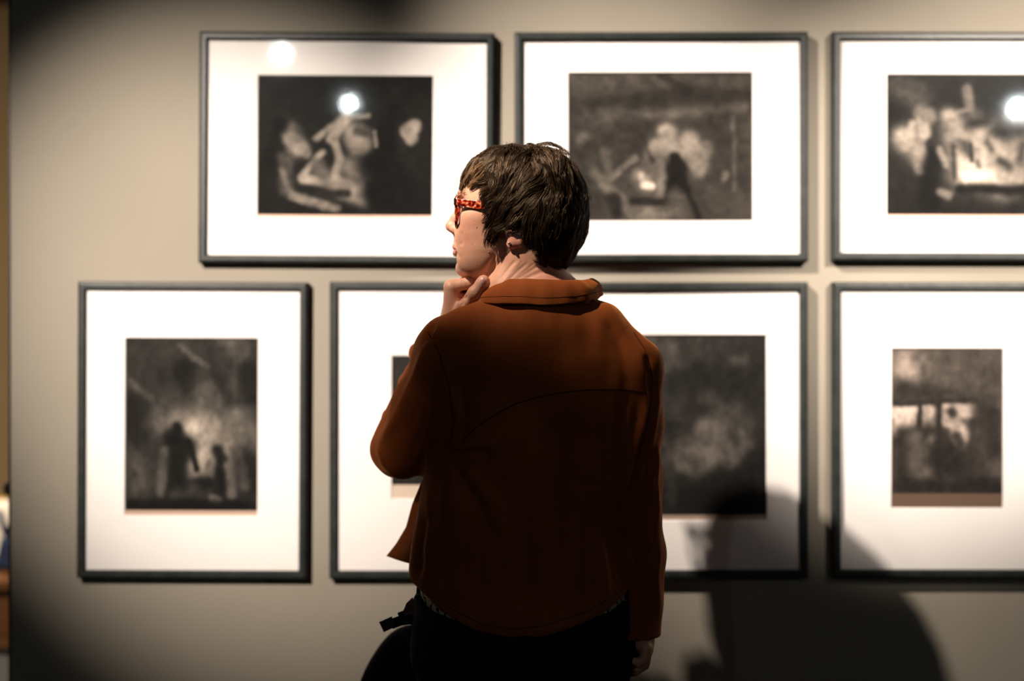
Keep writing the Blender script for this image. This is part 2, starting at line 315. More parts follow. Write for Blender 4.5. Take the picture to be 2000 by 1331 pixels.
# ------------------------------------------------------------------ implicit modelling (smooth unions meshed by surface nets)
class Field:
    def __init__(s, ax, ay, az):
        s.ax = [np.asarray(a, np.float32) for a in (ax, ay, az)]
        s.F = np.full([len(a) for a in s.ax], 1.0, np.float32)
    def op(s, fn, lo, hi, k, mode='add'):
        sl = []
        for a, l, h in zip(s.ax, lo, hi):
            i0 = max(np.searchsorted(a, l)-1, 0); i1 = min(np.searchsorted(a, h)+1, len(a)); sl.append(slice(i0, max(i1, i0)))
        sl = tuple(sl)
        if min(q.stop-q.start for q in sl) <= 0: return
        X = s.ax[0][sl[0]][:, None, None]; Y = s.ax[1][sl[1]][None, :, None]; Z = s.ax[2][sl[2]][None, None, :]
        d = fn(X, Y, Z).astype(np.float32); a = s.F[sl]
        if mode == 'add':
            h = np.maximum(k-np.abs(a-d), 0)/k if k > 0 else 0; s.F[sl] = np.minimum(a, d)-h*h*k*.25
        elif mode == 'sub':
            d = -d; h = np.maximum(k-np.abs(a-d), 0)/k if k > 0 else 0; s.F[sl] = np.maximum(a, d)+h*h*k*.25
        elif mode == 'int':
            h = np.maximum(k-np.abs(a-d), 0)/k if k > 0 else 0; s.F[sl] = np.maximum(a, d)+h*h*k*.25
    def cone(s, a, b, ra, rb, k=.01, mode='add', m=.05, squash=None):
        a = Vector(a); b = Vector(b); r = max(ra, rb)+m
        lo = [min(a[i], b[i])-r for i in range(3)]; hi = [max(a[i], b[i])+r for i in range(3)]
        d = b-a; L = max(d.length_squared, 1e-10)
        def fn(X, Y, Z):
            t = np.clip(((X-a.x)*d.x+(Y-a.y)*d.y+(Z-a.z)*d.z)/L, 0, 1)
            return np.sqrt((X-a.x-t*d.x)**2+(Y-a.y-t*d.y)**2+(Z-a.z-t*d.z)**2)-(ra+(rb-ra)*t)
        s.op(fn, lo, hi, k, mode)
    def chain(s, pts, rad, k=.006, mode='add', m=.04):
        for i in range(len(pts)-1): s.cone(pts[i], pts[i+1], rad[i], rad[i+1], k, mode, m)
    def ell(s, c, R, rot=None, k=.01, mode='add', m=.05):
        c = Vector(c); r = max(R)+m; Q = (rot or Matrix.Identity(3)).transposed()
        def fn(X, Y, Z):
            x, y, z = X-c.x, Y-c.y, Z-c.z
            q = [(Q[i][0]*x+Q[i][1]*y+Q[i][2]*z) for i in range(3)]
            k0 = np.sqrt(sum((q[i]/R[i])**2 for i in range(3))); k1 = np.sqrt(sum((q[i]/R[i]**2)**2 for i in range(3)))+1e-6
            return k0*(k0-1)/k1
        s.op(fn, [c[i]-r for i in range(3)], [c[i]+r for i in range(3)], k, mode)
    def mesh(s):
        F = s.F; neg = F < 0; nx, ny, nz = F.shape
        c8 = [neg[i:nx-1+i, j:ny-1+j, k:nz-1+k] for i in (0, 1) for j in (0, 1) for k in (0, 1)]
        cnt = sum(c.astype(np.int8) for c in c8)
        I, J, K = np.nonzero((cnt > 0) & (cnt < 8)); n = len(I)
        idx = np.full((nx-1, ny-1, nz-1), -1, np.int32); idx[I, J, K] = np.arange(n)
        P = np.zeros((n, 3)); C = np.zeros(n)
        vals = {(i, j, k): F[I+i, J+j, K+k].astype(float) for i in (0, 1) for j in (0, 1) for k in (0, 1)}
        ax = s.ax
        for a in vals:
            for d in range(3):
                if a[d]: continue
                b = list(a); b[d] = 1; b = tuple(b); va, vb = vals[a], vals[b]; m = (va < 0) != (vb < 0)
                t = np.where(m, va/np.where(m, va-vb, 1), 0)
                for e, base in enumerate((I, J, K)):
                    p0 = ax[e][base+a[e]]; p1 = ax[e][base+b[e]]; P[:, e] += np.where(m, p0+(p1-p0)*t, 0)
                C += m
        P /= C[:, None]
        Q = []
        for d in range(3):
            sl0 = [slice(None)]*3; sl1 = [slice(None)]*3; sl0[d] = slice(0, -1); sl1[d] = slice(1, None)
            m = neg[tuple(sl0)] != neg[tuple(sl1)]; e1, e2 = (d+1) % 3, (d+2) % 3
            G = np.array(np.nonzero(m)); ok = (G[e1] > 0) & (G[e2] > 0) & (G[e1] < F.shape[e1]-1) & (G[e2] < F.shape[e2]-1); G = G[:, ok]
            flip = neg[tuple(G)]
            def ci(o1, o2):
                H = [g.copy() for g in G]; H[e1] -= o1; H[e2] -= o2; return idx[H[0], H[1], H[2]]
            q = np.stack([ci(1, 1), ci(0, 1), ci(0, 0), ci(1, 0)], -1); q[~flip] = q[~flip][:, ::-1]; Q.append(q)
        return P, np.concatenate(Q)
def steps(*seg):
    """axis with changing spacing: (start, step), (start, step) ..., end"""
    out = []
    for (a, h), b in zip(seg[:-1], [q[0] for q in seg[1:]]): 
        n = max(1, round((b-a)/h)); out += list(np.linspace(a, b, n, endpoint=False))
    out.append(seg[-1][0]); return np.array(out)
def vnormals(V, F):
    t = np.cross(V[F[:, 2]]-V[F[:, 0]], V[F[:, 3]]-V[F[:, 1]]); N = np.zeros_like(V)
    for i in range(4): np.add.at(N, F[:, i], t)
    return N/(np.linalg.norm(N, axis=1, keepdims=True)+1e-12)
def relax(V, F, it=2, lam=.5):
    n = len(V)
    for _ in range(it):
        A = np.zeros_like(V); c = np.zeros(n)
        for i in range(4):
            j = (i+1) % 4
            np.add.at(A, F[:, i], V[F[:, j]]); np.add.at(A, F[:, j], V[F[:, i]]); np.add.at(c, F[:, i], 1); np.add.at(c, F[:, j], 1)
        V = V*(1-lam)+A/np.maximum(c, 1)[:, None]*lam
    return V
def seen_px(V):
    return np.stack([1000+V[:, 0]/V[:, 1]*FP, 665.5-(V[:, 2]-CZ)/V[:, 1]*FP], -1)
def sculpt(V, N, strokes, mask):
    """push the surface along its normals under soft strokes: (polyline on the near side, half width px, height m)"""
    P = seen_px(V); D = np.zeros(len(V))
    for line, wd, h in strokes:
        L = np.array(line, float); best = np.full(len(V), 1e9); tt = np.zeros(len(V))
        sl = np.nonzero(mask & (P[:, 0] > L[:, 0].min()-3*wd) & (P[:, 0] < L[:, 0].max()+3*wd) & (P[:, 1] > L[:, 1].min()-3*wd) & (P[:, 1] < L[:, 1].max()+3*wd))[0]
        if not len(sl): continue
        p = P[sl]; b = np.full(len(sl), 1e9); tq = np.zeros(len(sl)); ns = len(L)-1
        for i in range(ns):
            d = L[i+1]-L[i]; t = np.clip(((p-L[i])@d)/(d@d), 0, 1); q = np.hypot(*(p-L[i]-t[:, None]*d).T); u = q < b
            b[u] = q[u]; tq[u] = (i+t[u])/ns
        fade = np.minimum(1, np.minimum(tq, 1-tq)*5+.15)
        D[sl] += h*np.exp(-(b/wd)**2)*fade
    return V+N*D[:, None]*mask[:, None]
def wnoise(P, freq, seed):
    """cheap smooth pseudo noise in -1..1"""
    r = np.random.default_rng(seed); out = np.zeros(len(P))
    for _ in range(7):
        k = r.normal(size=3); k = k/np.linalg.norm(k)*freq*r.uniform(.6, 1.5); out += np.sin(P@k+r.uniform(0, 6.28))
    return out/3.2

# ------------------------------------------------------------------ the woman: head frame
PY = 2.5
def Zp(py, y=PY): return CZ-(py-665.5)/FP*y
def Xp(px, y=PY): return (px-1000)/FP*y
YAW = math.radians(10); CA, SA = math.cos(YAW), math.sin(YAW)
HX, HZ = Xp(998), 0.0
SC = FP/PY
def H(f, l, py): return Vector((HX-CA*f-SA*l, PY+SA*f-CA*l, Zp(py)))
def fpx(px, l=0.0): return (998-px-SC*SA*l)/(SC*CA)
def head_coords(X, Y):
    dx, dy = X-HX, Y-PY
    return -CA*dx+SA*dy, -SA*dx-CA*dy      # f, l
def loft(table, fm, pw=2.3, flat=None):
    T = np.array(table, float); zs = Zp(T[:, 0])[::-1]; ff = fpx(T[:, 1])[::-1]; fb = fpx(T[:, 2])[::-1]; ww = T[:, 3][::-1]
    def fn(X, Y, Z):
        f, l = head_coords(X, Y); zc = np.clip(Z, zs[0], zs[-1])
        a = np.interp(zc, zs, ff); b = np.interp(zc, zs, fb); w_ = np.interp(zc, zs, ww)
        m = fm if not callable(fm) else fm(zc)
        m = np.clip(m, b+.008, a-.008)
        q = np.where(f > m, (f-m)/(a-m), (m-f)/(m-b)); g = (np.abs(q)**pw+np.abs(l/w_)**pw)**(1/pw)+1e-5
        rho = np.sqrt((f-m)**2+l**2); d = rho*(1-1/g)
        d = np.where(g < .3, -.02, d)
        return np.maximum(d, np.maximum(Z-zs[-1], zs[0]-Z))
    return fn, zs
HEAD = [(297, 985, 1025, .018), (300, 965, 1045, .030), (305, 948, 1062, .041), (313, 932, 1080, .053), (325, 918, 1096, .062), (345, 908, 1113, .069), (362, 904, 1121, .072), (380, 900.5, 1126, .0725), (390, 899.5, 1127, .0725),
        (400, 903, 1127, .0715), (410, 906, 1126, .070), (430, 901, 1122, .068), (450, 895, 1114, .065), (460, 891, 1108, .064), (470, 893, 1102, .062), (478, 895, 1096, .060), (487, 897, 1090, .058), (493, 897, 1085, .056), (500, 896, 1080, .053), (507, 896, 1078, .051),
        (515, 894, 1075, .048), (522, 892.5, 1072, .045), (530, 895, 1070, .041), (537, 902, 1070, .035), (542, 911, 1068, .029), (546, 925, 1065, .022)]
# ---- body field
ax = steps((-.42, .006), (-.16, .0019), (.12, .004), (.19, .003), (.30, .006), (.36, .01))
ay = steps((2.26, .008), (2.37, .0022), (2.64, .006), (2.80, .01))
az = steps((-.01, .012), (.70, .003), (.83, .012), (1.30, .0019), (1.66, .01))
B = Field(ax, ay, az)
fn, zs = loft(HEAD, .018, 2.25)
B.op(fn, (HX-.16, PY-.12, Zp(552)), (HX+.16, PY+.12, Zp(290)), .004)
# under-jaw cut: jaw line rises from the chin to below the ear
def jaw(X, Y, Z):
    f, l = head_coords(X, Y)
    zj = np.interp(f, [-.09, -.03, .0, .02, .055, .08, .1], [Zp(500), Zp(497), Zp(500), Zp(508), Zp(535), Zp(546), Zp(548)])
    return (zj-Z)*.85
B.op(jaw, (HX-.16, PY-.12, Zp(556)), (HX+.16, PY+.12, Zp(470)), .018, 'int')
# features
B.chain([H(fpx(903), 0, 402), H(fpx(890), 0, 424), H(fpx(879.5), 0, 440)], [.0065, .0075, .0092], .009)
B.cone(H(fpx(880), 0, 441), H(fpx(892), 0, 457), .0082, .005, .006)
for sgn in (1, -1):
    B.ell(H(fpx(891), sgn*.0125, 447), (.0095, .0065, .0085), k=.007)
    B.ell(H(fpx(887), sgn*.0105, 455.5), (.0062, .0045, .0040), k=.003, mode='sub')
    B.chain([H(fpx(905), sgn*.008, 386), H(fpx(908), sgn*.028, 383), H(fpx(925), sgn*.046, 388)], [.006, .006, .005], .010)
    B.ell(H(fpx(912), sgn*.032, 402), (.016, .018, .012), k=.012, mode='sub')
    B.ell(H(fpx(922), sgn*.032, 402), (.0135, .0135, .0135), k=.005)
    B.cone(H(fpx(908.5), sgn*.022, 402), H(fpx(911), sgn*.042, 403), .0022, .0022, .002, 'sub')
    B.ell(H(.050, sgn*.050, 425), (.026, .018, .018), k=.022)
    B.ell(H(.056, sgn*.038, 466), (.028, .02, .032), k=.03)      # cheek
    B.ell(H(.055, sgn*.034, 512), (.03, .018, .026), k=.025)    # jowl
B.ell(H(fpx(906), 0, 482), (.0145, .021, .020), k=.012)
B.cone(H(fpx(892), 0, 460), H(fpx(889.5), 0, 477), .0042, .0042, .006)
B.chain([H(fpx(899), .024, 487), H(fpx(890.5), .011, 482.5), H(fpx(888.5), 0, 482), H(fpx(890.5), -.011, 482.5), H(fpx(899), -.024, 487)], [.0025, .0042, .0045, .0042, .0025], .005)
B.chain([H(fpx(899), .023, 489), H(fpx(891.5), .011, 493.5), H(fpx(889), 0, 494), H(fpx(891.5), -.011, 493.5), H(fpx(899), -.023, 489)], [.0025, .0046, .005, .0046, .0025], .004)
B.chain([H(fpx(900), .026, 489), H(fpx(885.5), .011, 487.5), H(fpx(883.5), 0, 487.3), H(fpx(885.5), -.011, 487.5), H(fpx(900), -.026, 489)], [.0012]*5, .0025, 'sub')
B.ell(H(fpx(906), 0, 526), (.013, .016, .013), k=.012)           # chin
# neck, throat, shoulders
B.cone(H(-.030, 0, 470), at(1040, 600, 2.5), .052, .060, .022)
B.cone(at(1040, 600, 2.5), at(1055, 660, 2.5), .060, .085, .03)
B.chain([H(.045, 0, 522), at(978, 590, 2.52)], [.024, .030], .022)
B.chain([H(-.026, .046, 492), at(990, 560, 2.462), at(968, 600, 2.478)], [.010, .010, .009], .035)
B.ell(H(-.032, .036, 508), (.034, .018, .034), k=.025)
B.cone(at(1052, 585, 2.48), at(1150, 660, 2.47), .038, .045, .03)
B.cone(at(1052, 585, 2.48), at(930, 665, 2.48), .036, .045, .03)
# ears
for sgn in (1, -1):
    Rm = Matrix(((-CA, -SA, 0), (SA, -CA, 0), (0, 0, 1)))          # columns: f, l, up axes in room space
    rot = Rm @ Matrix.Rotation(math.radians(22), 3, 'Y') @ Matrix.Rotation(math.radians(14*sgn), 3, 'Z')
    B.ell(H(fpx(1003, .074 if sgn > 0 else .074), sgn*.071, 456), (.0165, .0075, .031), rot, .006)
    B.ell(H(-.021, sgn*.080, 456), (.010, .005, .019), rot, .004, 'sub')
    B.ell(H(-.013, sgn*.0715, 482), (.0085, .0055, .0095), None, .006)
CH = at(1050, 760, 2.50)
B.ell(CH, (.16, .10, .20), k=.05); B.ell(at(1030, 960, 2.5), (.155, .105, .22), k=.05); B.ell(at(1020, 1180, 2.51), (.15, .095, .15), k=.05)
ELB_L = at(781, 880, 2.57); WR_L = at(891, 624, 2.532); SH_L = at(872, 690, 2.47)
SH_R = at(1226, 722, 2.47); ELB_R = at(1246, 935, 2.50); WR_R = at(1250, 1222, 2.46)
B.cone(SH_L, ELB_L, .040, .029, .03); B.cone(ELB_L, WR_L, .029, .0250, .015)
B.cone(SH_R, ELB_R, .040, .028, .03); B.cone(ELB_R, WR_R, .027, .022, .015)
for px in (940, 1112):
    hip = at(px, 1290, 2.5); kn = Vector((hip.x+(0.0), 2.52, .45)); an = Vector((hip.x+.005, 2.49, .085))
    B.cone(hip+Vector((0, .012, 0)), kn, .074, .052, .04, m=.06); B.cone(kn, an, .055, .036, .02)
    B.cone(an+Vector((0, -.02, -.04)), an+Vector((0, .14, -.055)), .035, .028, .02)
# left hand under the chin: back of the hand to the left, thumb side towards the viewer
kn = [at(881, 561, 2.494), at(880, 560, 2.516), at(883, 565, 2.537), at(888, 574, 2.555)]
for k_, r in zip(kn, (.0125, .0125, .012, .011)):
    B.cone(WR_L+Vector((-.004, (k_.y-2.53)*.5, .004)), k_, .018, r, .012, m=.03)
B.cone(WR_L, at(897, 592, 2.515), .0245, .019, .012)
pip = [at(916, 553, 2.496), at(918, 552, 2.518), at(917, 556, 2.540), at(913, 564, 2.557)]
dip = [at(927, 570, 2.506), at(929, 569, 2.526), at(927, 573, 2.544), at(921, 580, 2.559)]
tip = [at(914, 577, 2.514), at(914, 577, 2.530), at(912, 581, 2.546), at(907, 587, 2.559)]
for i in range(4):
    s_ = (1, 1.02, .98, .86)[i]
    B.chain([kn[i], pip[i], dip[i], tip[i]], [.0115*s_, .0102*s_, .0092*s_, .0082*s_], .0025, m=.02)
B.chain([at(893, 622, 2.512), at(905, 600, 2.482), at(927, 572, 2.463), at(942, 552, 2.458), at(944.5, 548, 2.457)], [.0150, .0125, .0108, .0104, .0098], .004, m=.03)
B.ell(at(926, 573, 2.463), (.0115, .0115, .0115), k=.004, m=.02)
# right hand hanging, fingers loosely curled
pal = at(1250, 1252, 2.46)
B.cone(WR_R, pal, .024, .026, .012)
for i, (dy, k0_, p1_, p2_, p3_, s_) in enumerate((
        (-.031, (1262, 1268), (1259, 1286), (1247, 1296), (1236, 1291), .86), (-.011, (1263, 1272), (1260, 1294), (1246, 1305), (1233, 1299), .97),
        (.010, (1262, 1273), (1258, 1299), (1242, 1311), (1229, 1304), 1.0), (.031, (1259, 1270), (1253, 1299), (1237, 1314), (1224, 1309), .96))):
    c4 = [at(q[0], q[1], 2.458+dy) for q in (k0_, p1_, p2_, p3_)]
    B.cone(pal+Vector((0, dy*.6, 0)), c4[0], .014, .0112, .008, m=.03)
    B.chain(c4, [.0106*s_, .0094*s_, .0086*s_, .0076*s_], .002, m=.02)
B.chain([at(1246, 1240, 2.475), at(1236, 1260, 2.50), at(1231, 1280, 2.508), at(1229, 1295, 2.505)], [.014, .0125, .0110, .0095], .006, m=.03)
V, Q = B.mesh(); V = relax(V, Q, 2, .4)
N = vnormals(V, Q); near = N[:, 1] < .25
CREASE = [([(957, 548), (972, 528), (986, 508)], 2.2, -.0007), ([(978, 552), (1004, 524), (1022, 510)], 2.2, -.0007), ([(994, 554), (1024, 530), (1046, 514)], 2.2, -.0007), ([(1012, 550), (1042, 535), (1070, 526)], 2.2, -.0007), ([(968, 556), (995, 522), (1008, 508)], 2.8, -.0011), ([(985, 556), (1014, 528), (1030, 514)], 2.8, -.0011), ([(1000, 553), (1035, 530), (1060, 514)], 2.8, -.0011), ([(1022, 547), (1055, 534), (1085, 533)], 2.8, -.0011),
          ([(957, 540), (975, 508), (988, 492)], 2.8, -.0015), ([(976, 556), (1004, 524), (1016, 512)], 3.2, .0012), ([(950, 535), (960, 512), (970, 497)], 3, -.0016),
          ([(889, 490), (894, 499), (897, 506)], 2.2, -.0015), ([(900, 450), (902, 470), (900, 482)], 4, -.0016), ([(903, 528), (910, 538), (922, 544)], 3, -.0012),
          ([(897, 578), (905, 582), (911, 577)], 2.2, -.0022), ([(896, 590), (903, 586), (912, 577)], 2.0, -.002), ([(893, 610), (905, 590), (912, 580)], 3, -.002),
          ([(922, 571), (930, 577), (937, 575)], 1.4, -.0007), ([(921, 575), (929, 581), (935, 580)], 1.4, -.0007), ([(924, 567), (933, 573), (939, 571)], 1.4, -.0006)]
V = sculpt(V, N, CREASE, near)
V += N*(wnoise(V, 160, 3)*.0003)[:, None]
FOOT = Vector((.02, 2.5, 0))
# skin
sk = mat('skin', (.55, .30, .21), .5, .45)
b_ = bsdf(sk); b_.inputs['Subsurface Weight'].default_value = .12; b_.inputs['Subsurface Radius'].default_value = (.9, .35, .2); b_.inputs['Subsurface Scale'].default_value = .006
a_ = nd(sk, 'ShaderNodeAttribute'); a_.attribute_name = 'flush'
tc = nd(sk, 'ShaderNodeTexCoord'); n1 = nd(sk, 'ShaderNodeTexNoise', Scale=26, Detail=5); ln(sk, tc.outputs['Object'], n1.inputs['Vector'])
r1 = nd(sk, 'ShaderNodeValToRGB'); r1.color_ramp.elements[0].color = (.52, .245, .148, 1); r1.color_ramp.elements[1].color = (.64, .335, .215, 1); r1.color_ramp.elements[0].position = .3; r1.color_ramp.elements[1].position = .7
ln(sk, n1.outputs['Fac'], r1.inputs[0])
vo = nd(sk, 'ShaderNodeTexNoise', Scale=240, Detail=1); ln(sk, tc.outputs['Object'], vo.inputs['Vector'])
fr_ = nd(sk, 'ShaderNodeMapRange'); fr_.inputs['From Min'].default_value = .66; fr_.inputs['From Max'].default_value = .76; fr_.inputs['To Max'].default_value = .55; ln(sk, vo.outputs['Fac'], fr_.inputs['Value'])
m1 = nd(sk, 'ShaderNodeMixRGB'); m1.inputs['Color2'].default_value = (.30, .13, .07, 1); ln(sk, fr_.outputs[0], m1.inputs['Fac']); ln(sk, r1.outputs[0], m1.inputs['Color1'])
m2_ = nd(sk, 'ShaderNodeMixRGB'); m2_.inputs['Color2'].default_value = (.50, .13, .10, 1); ln(sk, a_.outputs['Fac'], m2_.inputs['Fac']); ln(sk, m1.outputs[0], m2_.inputs['Color1'])
ln(sk, m2_.outputs[0], b_.inputs['Base Color'])
bn = nd(sk, 'ShaderNodeTexNoise', Scale=380, Detail=3); ln(sk, tc.outputs['Object'], bn.inputs['Vector'])
bu = nd(sk, 'ShaderNodeBump', Strength=.25, Distance=.0008); ln(sk, bn.outputs['Fac'], bu.inputs['Height']); ln(sk, bu.outputs[0], b_.inputs['Normal'])
person = mk('person', V, Q, sk, origin=FOOT, smooth=True)
tag(person, 'person in a rust jacket and red glasses, seen from behind, hand on chin', 'person')
fl = np.zeros(len(V))
def flush(c, r, amt):
    d = np.linalg.norm((V-np.array(c))/np.array(r), axis=1); np.maximum(fl, amt*np.exp(-d**2*1.2), out=fl)
flush(H(fpx(892), .008, 488), (.013, .022, .0085), 1.0); flush(H(fpx(878), 0, 442), (.014, .014, .014), .42); flush(H(.06, .05, 462), (.035, .04, .03), .18); flush(H(-.015, .075, 460), (.02, .02, .04), .5)
flush(at(905, 580, 2.5), (.02, .03, .015), .25); flush(at(944, 548, 2.49), (.012, .012, .010), .45); flush(at(1085, 545, 2.44), (.06, .05, .02), .3)
fa = person.data.attributes.new('flush', 'FLOAT', 'POINT'); fa.data.foreach_set('value', fl.astype(np.float32))
# eyes, brows, mole, thumb nail
M['eye'] = mat('eye_white', (.75, .72, .68), .15, .6); M['iris'] = mat('iris', (.05, .04, .03), .2, .6)
def sphere(c, r, nu=20, nv=12, sc=(1, 1, 1)):
    V = []; F = []
    for i in range(nv+1):
        t = math.pi*i/nv
        for j in range(nu):
            p = 2*math.pi*j/nu; V.append((c[0]+r*sc[0]*math.sin(t)*math.cos(p), c[1]+r*sc[1]*math.sin(t)*math.sin(p), c[2]+r*sc[2]*math.cos(t)))
    for i in range(nv):
        for j in range(nu): F.append((i*nu+j, (i+1)*nu+j, (i+1)*nu+(j+1) % nu, i*nu+(j+1) % nu))
    return V, F
for sgn in (1, -1):
    c = H(fpx(922), sgn*.032, 402)
    e = mk('eye', *sphere(c, .0126), M['eye'], person, smooth=True)
    mk('iris', *sphere(H(fpx(922)+.0078, sgn*.0325, 402), .0056), M['iris'], e, smooth=True)
bvh = BVHTree.FromPolygons([tuple(v) for v in V], [tuple(q) for q in Q])
def snap(p):
    q = bvh.find_nearest(Vector(p)); return q[0], q[1]
M['hair'] = mat('brown_hair_base', (.006, .0032, .0018), .9, .05)
def hair_mat(name, c1, c2, c3):
    m = mat(name, c1, .32, .5); bsdf(m).inputs['Specular Tint'].default_value = (1, .68, .42, 1); h = nd(m, 'ShaderNodeHairInfo'); r = nd(m, 'ShaderNodeValToRGB')
    r.color_ramp.elements[0].color = (*c1, 1); r.color_ramp.elements[1].color = (*c3, 1); e = r.color_ramp.elements.new(.76); e.color = (*c2, 1)
    ln(m, h.outputs['Random'], r.inputs[0]); ln(m, r.outputs[0], bsdf(m).inputs['Base Color']); return m
M['strand'] = hair_mat('brown_hair_strands', (.0045, .0022, .001), (.010, .005, .0022), (.085, .042, .017))
M['fringe'] = hair_mat('lit_fringe_strands', (.08, .04, .018), (.24, .13, .06), (.46, .28, .14))  # golden tone paints the light on the fringe into its strands; brows share it
def hair_object(name, P, R, m, parent):
    """P: strands x points x 3 (room coordinates)"""
    n, k = P.shape[:2]; hc = bpy.data.hair_curves.new(name); hc.add_curves([k]*n)
    Pl = (P-np.array(origin_of(parent))).astype(np.float32).reshape(-1)
    hc.position_data.foreach_set('vector', Pl)
    ra = hc.attributes.new('radius', 'FLOAT', 'POINT'); ra.data.foreach_set('value', np.broadcast_to(R, (n, k)).astype(np.float32).ravel())
    hc.materials.append(m); o = bpy.data.objects.new(name, hc); COL.objects.link(o); o.parent = parent; return o
br = []
for sgn in (1, -1):
    for i in range(60):
        t = RNG.random(); l = sgn*(.012+.042*t); py = 386-5*math.sin(t*2.4)+RNG.normal()*1.6+2*t
        f = np.interp(abs(l), [.008, .028, .05], [fpx(898), fpx(901), fpx(918)])
        p, nn = snap(H(f, l, py)); d = (H(0, sgn*1, 400)-H(0, 0, 400)).normalized()*.8+Vector((0, 0, .35+.3*RNG.normal()*.5)); d = (d-nn*d.dot(nn)).normalized()
        L = .008+.004*RNG.random(); br.append([tuple(p+d*L*q+nn*(.0006+.0012*math.sin(q*2.6))) for q in np.linspace(0, 1, 5)])
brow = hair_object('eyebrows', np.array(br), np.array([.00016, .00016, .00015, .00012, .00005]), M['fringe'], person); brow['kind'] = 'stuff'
M['mole'] = mat('brown_mole', (.28, .11, .06), .6, .3)
for px, py, r in ((956, 496, .0022), (931, 445, .0014)):
    p, nn = snap(at(px, py, 2.44)); mk('mole', *sphere(p-nn*r*.6, r, 12, 8), M['mole'], person, smooth=True)
M['nail'] = mat('thumb_nail', (.50, .22, .19), .28, .5)
nv_, nf_ = [], []
for i in range(7):
    for j in range(6):
        c = at(942.5+(i-3)*2.0+(j-2.5)*1.2, 549.5-(j-2.5)*2.9+(i-3)*1.5, 2.44); p, nn = snap(c); nv_.append(p+nn*(.0007-.00012*abs(i-3)))
for i in range(6):
    for j in range(5): a = i*6+j; nf_.append((a, a+1, a+7, a+6))
nl = mk('thumb_nail', nv_, nf_, M['nail'], person, smooth=True)

# ------------------------------------------------------------------ hair: volume + strands
HAIRT = [(287, 998, 1040, .018), (289.5, 975, 1058, .036), (294, 955, 1074, .050), (302.5, 937, 1094, .063), (314, 924, 1110, .072), (329, 913, 1124, .079), (346, 906, 1133, .084), (365, 902.5, 1139, .0865), (380, 902, 1142, .0875), (400, 902, 1145, .088), (425, 902, 1146, .0875),
         (450, 905, 1144, .086), (470, 910, 1137, .083), (488, 915, 1128, .078), (505, 920, 1117, .071), (520, 925, 1106, .062), (536, 930, 1092, .048), (542, 935, 1086, .04)]
hfn, hzs = loft(HAIRT, -.02, 2.15)
hb_f = np.array([-.13, -.098, -.088, -.076, -.060, -.042, -.035, -.030, -.004, .004, .012, .018, .026, .031, .034, .036, .040, .055, .09, .13])
hb_y = np.array([545, 541, 534, 523, 508, 484, 470, 458, 456, 472, 484, 481, 468, 450, 425, 392, 372, 367, 369, 372.])
def hair_bottom(X, Y, Z):
    f, l = head_coords(X, Y); zb = Zp(np.interp(f, hb_f, hb_y)); e = .004
    s1 = np.abs(Zp(np.interp(f+e, hb_f, hb_y))-Zp(np.interp(f-e, hb_f, hb_y)))/(2*e)
    return (zb-Z)/np.sqrt(1+np.minimum(s1, 6)**2)
def hair_sdf(X, Y, Z): return np.maximum(hfn(X, Y, Z), hair_bottom(X, Y, Z))
HF = Field(steps((-.12, .0025), (.17, 1)), steps((2.38, .0025), (2.62, 1)), steps((1.40, .0025), (1.67, 1)))
HF.op(hfn, (-1, 0, 0), (1, 9, 9), 0); HF.op(hair_bottom, (-1, 0, 0), (1, 9, 9), .006, 'int')
hV, hQ = HF.mesh(); hV = relax(hV, hQ, 3, .5); hN = vnormals(hV, hQ)
crown = np.array(H(-.040, -.012, 300))
def flow(P, Nn, seed_off=0.0):
    d = P-crown; f, l = head_coords(P[:, 0], P[:, 1]); up = np.clip((P[:, 2]-Zp(370))/.07, 0, 1)
    g = d/(np.linalg.norm(d, axis=1, keepdims=True)+1e-6)*.9
    g[:, 2] -= .55*(1-up*.5)
    Fd = np.array([-CA, SA, 0])
    side = np.clip((Zp(385)-P[:, 2])/.03, 0, 1)*np.clip((f+.01)/.03, -.6, 1)
    sweep = np.clip(1-np.abs(Zp(395)-P[:, 2])/.075, 0, 1)*np.clip((f+.085)/.05, 0, 1)*np.clip(np.abs(l)/.05, 0, 1)
    g += Fd*(sweep*.75)[:, None]
    back = np.clip((-.02-f)/.03, 0, 1)*(1-up); g += Fd*(back*.25)[:, None]
    w1 = np.stack([wnoise(P+3.1, 95, 11), wnoise(P+1.7, 95, 12), wnoise(P+.3, 95, 13)], -1)
    w2 = np.stack([wnoise(P+5.1, 220, 14), wnoise(P+6.7, 220, 15), wnoise(P+8.3, 220, 16)], -1)
    g += w1*.55+w2*.22
    g -= Nn*(g*Nn).sum(1, keepdims=True); return g/(np.linalg.norm(g, axis=1, keepdims=True)+1e-9)
def grad(P):
    e = 1e-3; out = []
    for i in range(3):
        a = P.copy(); b = P.copy(); a[:, i] += e; b[:, i] -= e
        out.append(hfn(a[:, 0], a[:, 1], a[:, 2])-hfn(b[:, 0], b[:, 1], b[:, 2]))
    g = np.stack(out, -1); return g/(np.linalg.norm(g, axis=1, keepdims=True)+1e-9)
base_v = hV-hN*.0055
base_v = base_v+hN*(wnoise(hV, 90, 21)*.0018)[:, None]
hair = mk('hair', base_v, hQ, M['hair'], person, smooth=True)
hair['label'] = 'short dark brown layered hair with a fringe coloured as if lit'
